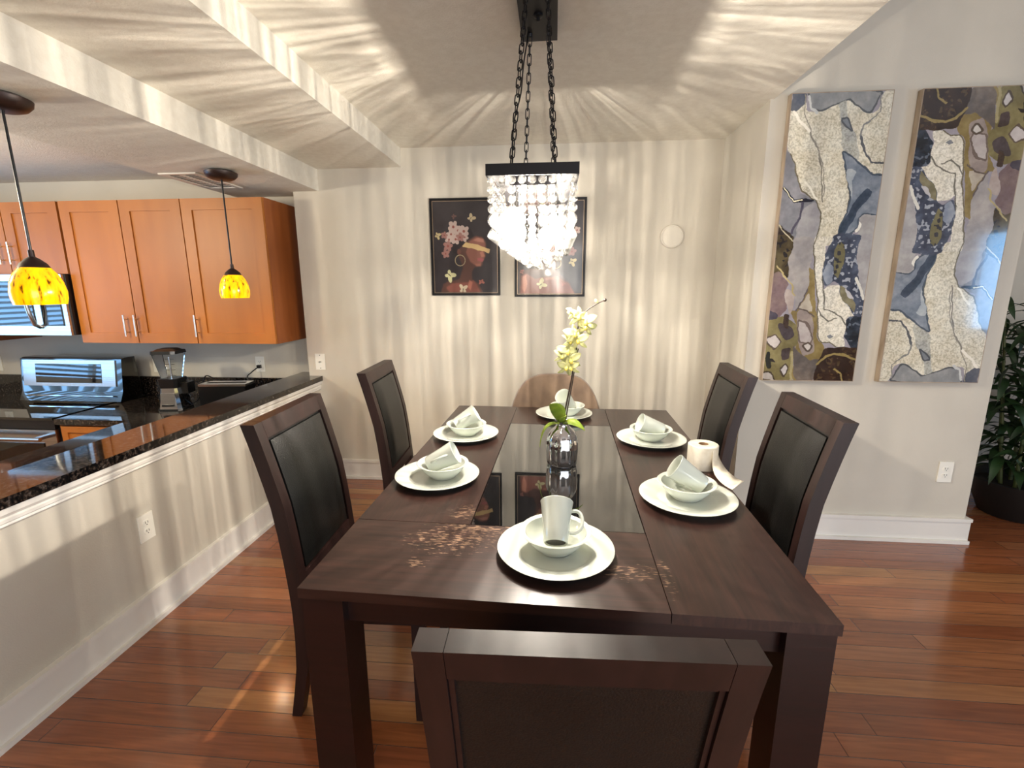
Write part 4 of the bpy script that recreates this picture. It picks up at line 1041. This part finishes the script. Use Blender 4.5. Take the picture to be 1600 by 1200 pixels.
for (x, y, z, rx, ry, rz, s_) in [(.055, -.02, .475, 1.3, .2, .3, 1.25), (.085, -.02, .455, 1.4, -.3, -.5, 1.2), (.035, -.015, .485, 1.1, .5, .9, 1.0), (.085, -.02, .435, 1.7, .2, -.2, 1.1),
                                  (.040, -.02, .405, 1.3, .1, .4, 1.2), (.055, -.02, .380, 1.5, -.2, -.3, 1.2), (.02, -.015, .375, 1.2, .6, .8, 1.0),
                                  (.015, -.02, .335, 1.35, .1, .2, 1.25), (-.01, -.02, .315, 1.3, .5, .7, 1.0), (.028, -.02, .30, 1.6, -.3, -.2, 1.2), (.01, -.02, .27, 1.7, .2, .4, 1.1), (.03, -.02, .268, 1.5, -.4, -.4, 1.0)]:
    blossom((x, y, z), (rx, ry, rz), s_, t)

# ================================================================== PLANT
t = thing('potted_bamboo', 'tall dark green leafy plant in a black pot behind the wall end', 'plant', (3.08, 3.22, 0))
bm = bmesh.new(); lathe(bm, [(0, 0), (.16, 0), (.17, .01), (.25, .22), (.262, .25), (.252, .255), (.235, .22), (.22, .20), (0, .20)], 40); obj('pot', bm, M['pot'], t)
bm = bmesh.new(); lathe(bm, [(0, .205), (.1, .208), (.215, .203)], 30); obj('soil', bm, M['soil'], t)
lf = leaf_bm(1, .2, .55, .2, 6)
me = bpy.data.meshes.new('leafproto'); lf.to_mesh(me); lf.free()
base = [(v.co.copy()) for v in me.vertices]; faces = [list(p.vertices) for p in me.polygons]; bpy.data.meshes.remove(me)
r_ = random.Random(3)
for c_ in range(7):
    a = c_*2*PI/7+.3; sx, sy = .09*math.cos(a), .09*math.sin(a); lean = Vector((math.cos(a)*.15, math.sin(a)*.10, 1))
    H_ = 1.15+.35*r_.random()
    pts = [Vector((sx, sy, .2))+lean*(H_-.2)*k/8 for k in range(9)]
    bm = bmesh.new(); tube(bm, pts, [.012-.0009*k for k in range(9)], 8); st = obj('cane', bm, M['cane'], t)
    bm = bmesh.new()
    for k in range(46):
        s_ = .1+.9*k/45.; p = pts[0].lerp(pts[-1], s_); az = k*2.4+c_; el = .5-.9*r_.random(); L_ = .16+.12*r_.random()
        R_ = Euler((r_.uniform(-.5, .5), -el, az)).to_matrix()
        vs = [bm.verts.new(p+R_ @ (b*L_)) for b in base]
        for f in faces: bm.faces.new([vs[i] for i in f]).smooth = True
    # keep leaves clear of the walls
    for v in bm.verts: v.co.y = min(v.co.y, .385); v.co.x = max(v.co.x, -.62)
    lo = obj('foliage', bm, M['foliage'], t, fix=False); lo['kind'] = 'stuff'

# ================================================================== CHANDELIER
CX0, CX1, CY0, CY1, CZT, CZB = -.202, .068, 1.45, 2.25, 1.849, 1.817
CXC, CYC = (CX0+CX1)/2, (CY0+CY1)/2
ch = thing('crystal_chandelier', 'rectangular black-framed crystal chandelier hanging over the table, lit', 'chandelier', (CXC, CYC, ZC-.001))
cz = lambda z: z-(ZC-.001)
bm = B((-.067, .067, -.18, .18, -.03, 0), bev=.002); obj('canopy', bm, M['blackmetal'], ch)
hw, hl = .135, .40
bm = bmesh.new(); t_ = .012
bx(bm, -hw, hw, -hl, hl, cz(CZT)-.004, cz(CZT)); bx(bm, -hw, hw, -hl, -hl+.006, cz(CZB), cz(CZT)-.004); bx(bm, -hw, hw, hl-.006, hl, cz(CZB), cz(CZT)-.004)
bx(bm, -hw, -hw+.006, -hl+.006, hl-.006, cz(CZB), cz(CZT)-.004); bx(bm, hw-.006, hw, -hl+.006, hl-.006, cz(CZB), cz(CZT)-.004)
obj('frame', bm, M['blackmetal'], ch)
def chain(a, b, name='chain'):
    a, b = Vector(a), Vector(b); L_ = (b-a).length; n = max(3, int(round(L_/.030))); p = L_/n
    bm = bmesh.new(); dr = (b-a).normalized(); q = Vector((0, 0, 1)).rotation_difference(dr).to_matrix()
    for i in range(n):
        c = a+dr*p*(i+.5); ll = p*.5+.0045; wd = .0075; pts = []
        for k in range(16):
            th = 2*PI*k/16; x = wd*math.cos(th); z = (ll-wd)*(1 if math.sin(th) > 0 else -1)*(1 if abs(math.sin(th)) > 1e-6 else 0)+wd*math.sin(th)
            v = Vector((x, 0, z)) if i % 2 == 0 else Vector((0, x, z))
            pts.append(c+q @ v)
        tube(bm, pts, .0019, 6, closed=True)
    return obj(name, bm, M['blackmetal'], ch)
for sx in (-1, 1):
    for sy in (-1, 1): chain((sx*.034, sy*.125, -.035), (sx*.066, sy*.33, cz(CZT)+.008))
for sx in (-1, 1):
    for sy in (-1, 1):
        bm = bmesh.new(); lathe(bm, [(0, 0), (.008, 0), (.006, .012), (0, .014)], 12); obj('hook', bm, M['blackmetal'], ch, (sx*.066, sy*.33, cz(CZT)))
        bm = bmesh.new(); lathe(bm, [(0, 0), (.009, 0), (.006, -.010), (0, -.012)], 12); obj('hook', bm, M['blackmetal'], ch, (sx*.034, sy*.125, -.030))
bm = bmesh.new(); lathe(bm, [(0, 0), (.016, 0), (.016, -.006), (.006, -.010), (.006, -.02), (0, -.022)], 16); obj('finial', bm, M['blackmetal'], ch, (0, 0, -.030))
bm = bmesh.new(); tube(bm, catmull([(-.038, .10, -.03), (-.05, .0, -.18), (-.052, -.12, -.32), (-.066, -.24, -.45), (-.066, -.30, cz(CZT)+.005)], 10), .0025, 8); obj('power_cable', bm, M['blackplastic'], ch)
# strands
def bead(bm, cx_, cy_, z, r, th, ang, n=8):
    """octagonal cut bead: two facetted cones and a table each side"""
    ca, sa = math.cos(ang), math.sin(ang)
    def P(u, d_, v): return (cx_+u*ca-d_*sa, cy_+u*sa+d_*ca, z+v)
    rim = [bm.verts.new(P(r*math.cos(2*PI*(k+.5)/n), 0, r*math.sin(2*PI*(k+.5)/n))) for k in range(n)]
    for sd in (-1, 1):
        inn = [bm.verts.new(P(.5*r*math.cos(2*PI*(k+.5)/n), sd*th/2, .5*r*math.sin(2*PI*(k+.5)/n))) for k in range(n)]
        for k in range(n): bm.faces.new((rim[k], rim[(k+1) % n], inn[(k+1) % n], inn[k]))
        bm.faces.new(inn)
def prism(bm, cx_, cy_, z0, z1, w_, n=3, ang=0.):
    rr = []
    for z, s_ in ((z0, .25), (z0+.012, 1), (z1-.010, 1), (z1, .3)):
        rr.append([bm.verts.new((cx_+w_*s_*math.cos(2*PI*k/6+ang), cy_+w_*s_*.55*math.sin(2*PI*k/6+ang), z)) for k in range(6)])
    for a, b in zip(rr, rr[1:]):
        for k in range(6): bm.faces.new((a[k], a[(k+1) % 6], b[(k+1) % 6], b[k]))
    bm.faces.new(rr[0]); bm.faces.new(rr[-1])
def drop(bm, cx_, cy_, zt, L_, r, ang):
    lv = [(0, 0), (.22, .45), (.45, .8), (.68, 1), (.86, .78), (1, .0)]; prev = None; n = 8
    for s_, k_ in lv:
        if k_ == 0: ring = [bm.verts.new((cx_, cy_, zt-L_*s_))]
        else: ring = [bm.verts.new((cx_+r*k_*math.cos(2*PI*k/n+ang), cy_+r*k_*.8*math.sin(2*PI*k/n+ang), zt-L_*s_)) for k in range(n)]
        if prev:
            for k in range(n):
                a, b, c, d_ = prev[k % len(prev)], prev[(k+1) % n % len(prev)], ring[(k+1) % n % len(ring)], ring[k % len(ring)]
                vs = []
                for v in (a, b, c, d_):
                    if v not in vs: vs.append(v)
                if len(vs) > 2: bm.faces.new(vs)
        prev = ring
def strand(bm, x, y, zt, nb, zb, ang, big=False):
    z = zt-.013
    for k in range(nb): bead(bm, x, y, z, .0132, .011, ang+rng.uniform(-.2, .2)); z -= .0268
    z += .0135
    dl = .046 if big else .036; dr = .0165 if big else .0135
    if z-(zb+dl) > .015: prism(bm, x, y, zb+dl+.002, z, .0115, ang=ang)
    drop(bm, x, y, zb+dl, dl, dr, ang)
pos = []
def ring_pos(hx, hy, nx, ny):
    out = []
    for i in range(nx): x = -hx+2*hx*i/(nx-1); out += [(x, -hy, 0), (x, hy, 0)]
    for j in range(1, ny-1): y = -hy+2*hy*j/(ny-1); out += [(-hx, y, PI/2), (hx, y, PI/2)]
    return out
zt = cz(CZB)+.004
outer = ring_pos(.120, .385, 9, 25); mid_ = ring_pos(.085, .345, 5, 12); inner = ring_pos(.042, .300, 3, 8)
cores = [(x, y, 0) for x in (0,) for y in np.linspace(-.25, .25, 7)]
count = 0; extra = bmesh.new()
allst = sorted([(p, 5, cz(1.638), False) for p in outer]+[(p, 6, cz(1.610), True) for p in mid_]+[(p, 7, cz(1.582), True) for p in inner]+[(p, 4, cz(1.572), True) for p in cores], key=lambda q: (q[0][1], q[1]))
bm_rods = bmesh.new()
for (p, nb, zb, big) in allst:
    top = zt if nb == 5 else cz(1.74) if nb == 6 else cz(1.655) if nb == 7 else cz(1.64)
    nb_ = 4 if nb == 5 else 2 if nb == 6 else 1 if nb == 7 else 0
    if count < 99:
        bm = bmesh.new(); strand(bm, p[0], p[1], top, nb_, zb, p[2], big); obj('crystal_strand', bm, M['crystal'], ch)
    else: strand(extra, p[0], p[1], top, nb_, zb, p[2], big)
    count += 1
e_ = obj('crystal_strand', extra, M['crystal'], ch); e_['kind'] = 'stuff'
# thin wire frames that carry the inner strands
for (hx, hy, z) in ((.085, .345, 1.74), (.042, .300, 1.655)):
    bm = bmesh.new(); zz = cz(z)+.002
    tube(bm, [(-hx, -hy, zz), (hx, -hy, zz), (hx, hy, zz), (-hx, hy, zz)], .002, 6, closed=True)
    for sx in (-1, 1):
        for sy in (-1, 1): tube(bm, [(sx*hx, sy*hy, zz), (sx*hx, sy*hy, cz(CZT)-.004)], .0012, 6)
    obj('wire_frame', bm, M['chrome'], ch)
bm = bmesh.new(); tube(bm, [(0, -.25, cz(1.642)), (0, .25, cz(1.642))], .002, 6)
for sy in (-1, 1): tube(bm, [(0, sy*.25, cz(1.642)), (0, sy*.25, cz(CZT)-.004)], .0012, 6)
obj('wire_frame', bm, M['chrome'], ch)
bm = bmesh.new(); bx(bm, -.07, .07, -.32, .32, cz(1.805), cz(CZT)-.0045); obj('socket_bar', bm, M['chrome'], ch)
for k in range(6):
    y = -.27+.108*k; x = .063*(-1)**(k+1)
    bm = bmesh.new(); lathe(bm, [(0, cz(1.8045)), (.010, cz(1.8045)), (.010, cz(1.745)), (0, cz(1.745))], 14, center=(x, y)); obj('lamp_holder', bm, M['chrome'], ch)
    bm = bmesh.new(); lathe(bm, [(0, cz(1.744)), (.008, cz(1.743)), (.014, cz(1.725)), (.013, cz(1.705)), (.005, cz(1.688)), (0, cz(1.684))], 12, center=(x, y)); obj('bulb', bm, M['bulb'], ch)
# added point lights inside the chandelier; direction noise in their emission paints the streaks
def ray_lamp(y, power, seed):
    l = bpy.data.lights.new('chandelier_light', 'POINT'); l.energy = power; l.color = (1.0, .91, .79); l.shadow_soft_size = .012
    l.use_nodes = True; nt = l.node_tree; em = nt.nodes['Emission']
    tc = nt.nodes.new('ShaderNodeTexCoord'); sp = nt.nodes.new('ShaderNodeSeparateXYZ'); nt.links.new(tc.outputs['Normal'], sp.inputs[0])
    cb = nt.nodes.new('ShaderNodeCombineXYZ'); nt.links.new(sp.outputs[0], cb.inputs[0]); nt.links.new(sp.outputs[1], cb.inputs[1])
    nm = nt.nodes.new('ShaderNodeVectorMath'); nm.operation = 'NORMALIZE'; nt.links.new(cb.outputs[0], nm.inputs[0])
    sc = nt.nodes.new('ShaderNodeVectorMath'); sc.operation = 'MULTIPLY_ADD'; nt.links.new(nm.outputs[0], sc.inputs[0]); sc.inputs[1].default_value = (30, 30, 0)
    zz = nt.nodes.new('ShaderNodeMath'); zz.operation = 'MULTIPLY'; nt.links.new(sp.outputs[2], zz.inputs[0]); zz.inputs[1].default_value = .9
    c2 = nt.nodes.new('ShaderNodeCombineXYZ'); c2.inputs[0].default_value = seed; nt.links.new(zz.outputs[0], c2.inputs[2]); nt.links.new(c2.outputs[0], sc.inputs[2])
    nz = nt.nodes.new('ShaderNodeTexNoise'); nz.inputs['Scale'].default_value = 1; nz.inputs['Detail'].default_value = 3.5; nz.inputs['Roughness'].default_value = .62; nt.links.new(sc.outputs[0], nz.inputs['Vector'])
    mr = nt.nodes.new('ShaderNodeMapRange'); mr.inputs[1].default_value = .38; mr.inputs[2].default_value = .66; mr.inputs[3].default_value = .22; mr.inputs[4].default_value = 2.3
    nt.links.new(nz.outputs['Fac'], mr.inputs[0]); nt.links.new(mr.outputs[0], em.inputs['Strength'])
    o = bpy.data.objects.new('chandelier_light', l); o.location = (CXC, CYC+y, 1.645); C.objects.link(o)
ray_lamp(.0, 60, 0.); ray_lamp(.31, 26, 5.3); ray_lamp(-.31, 26, 9.1)
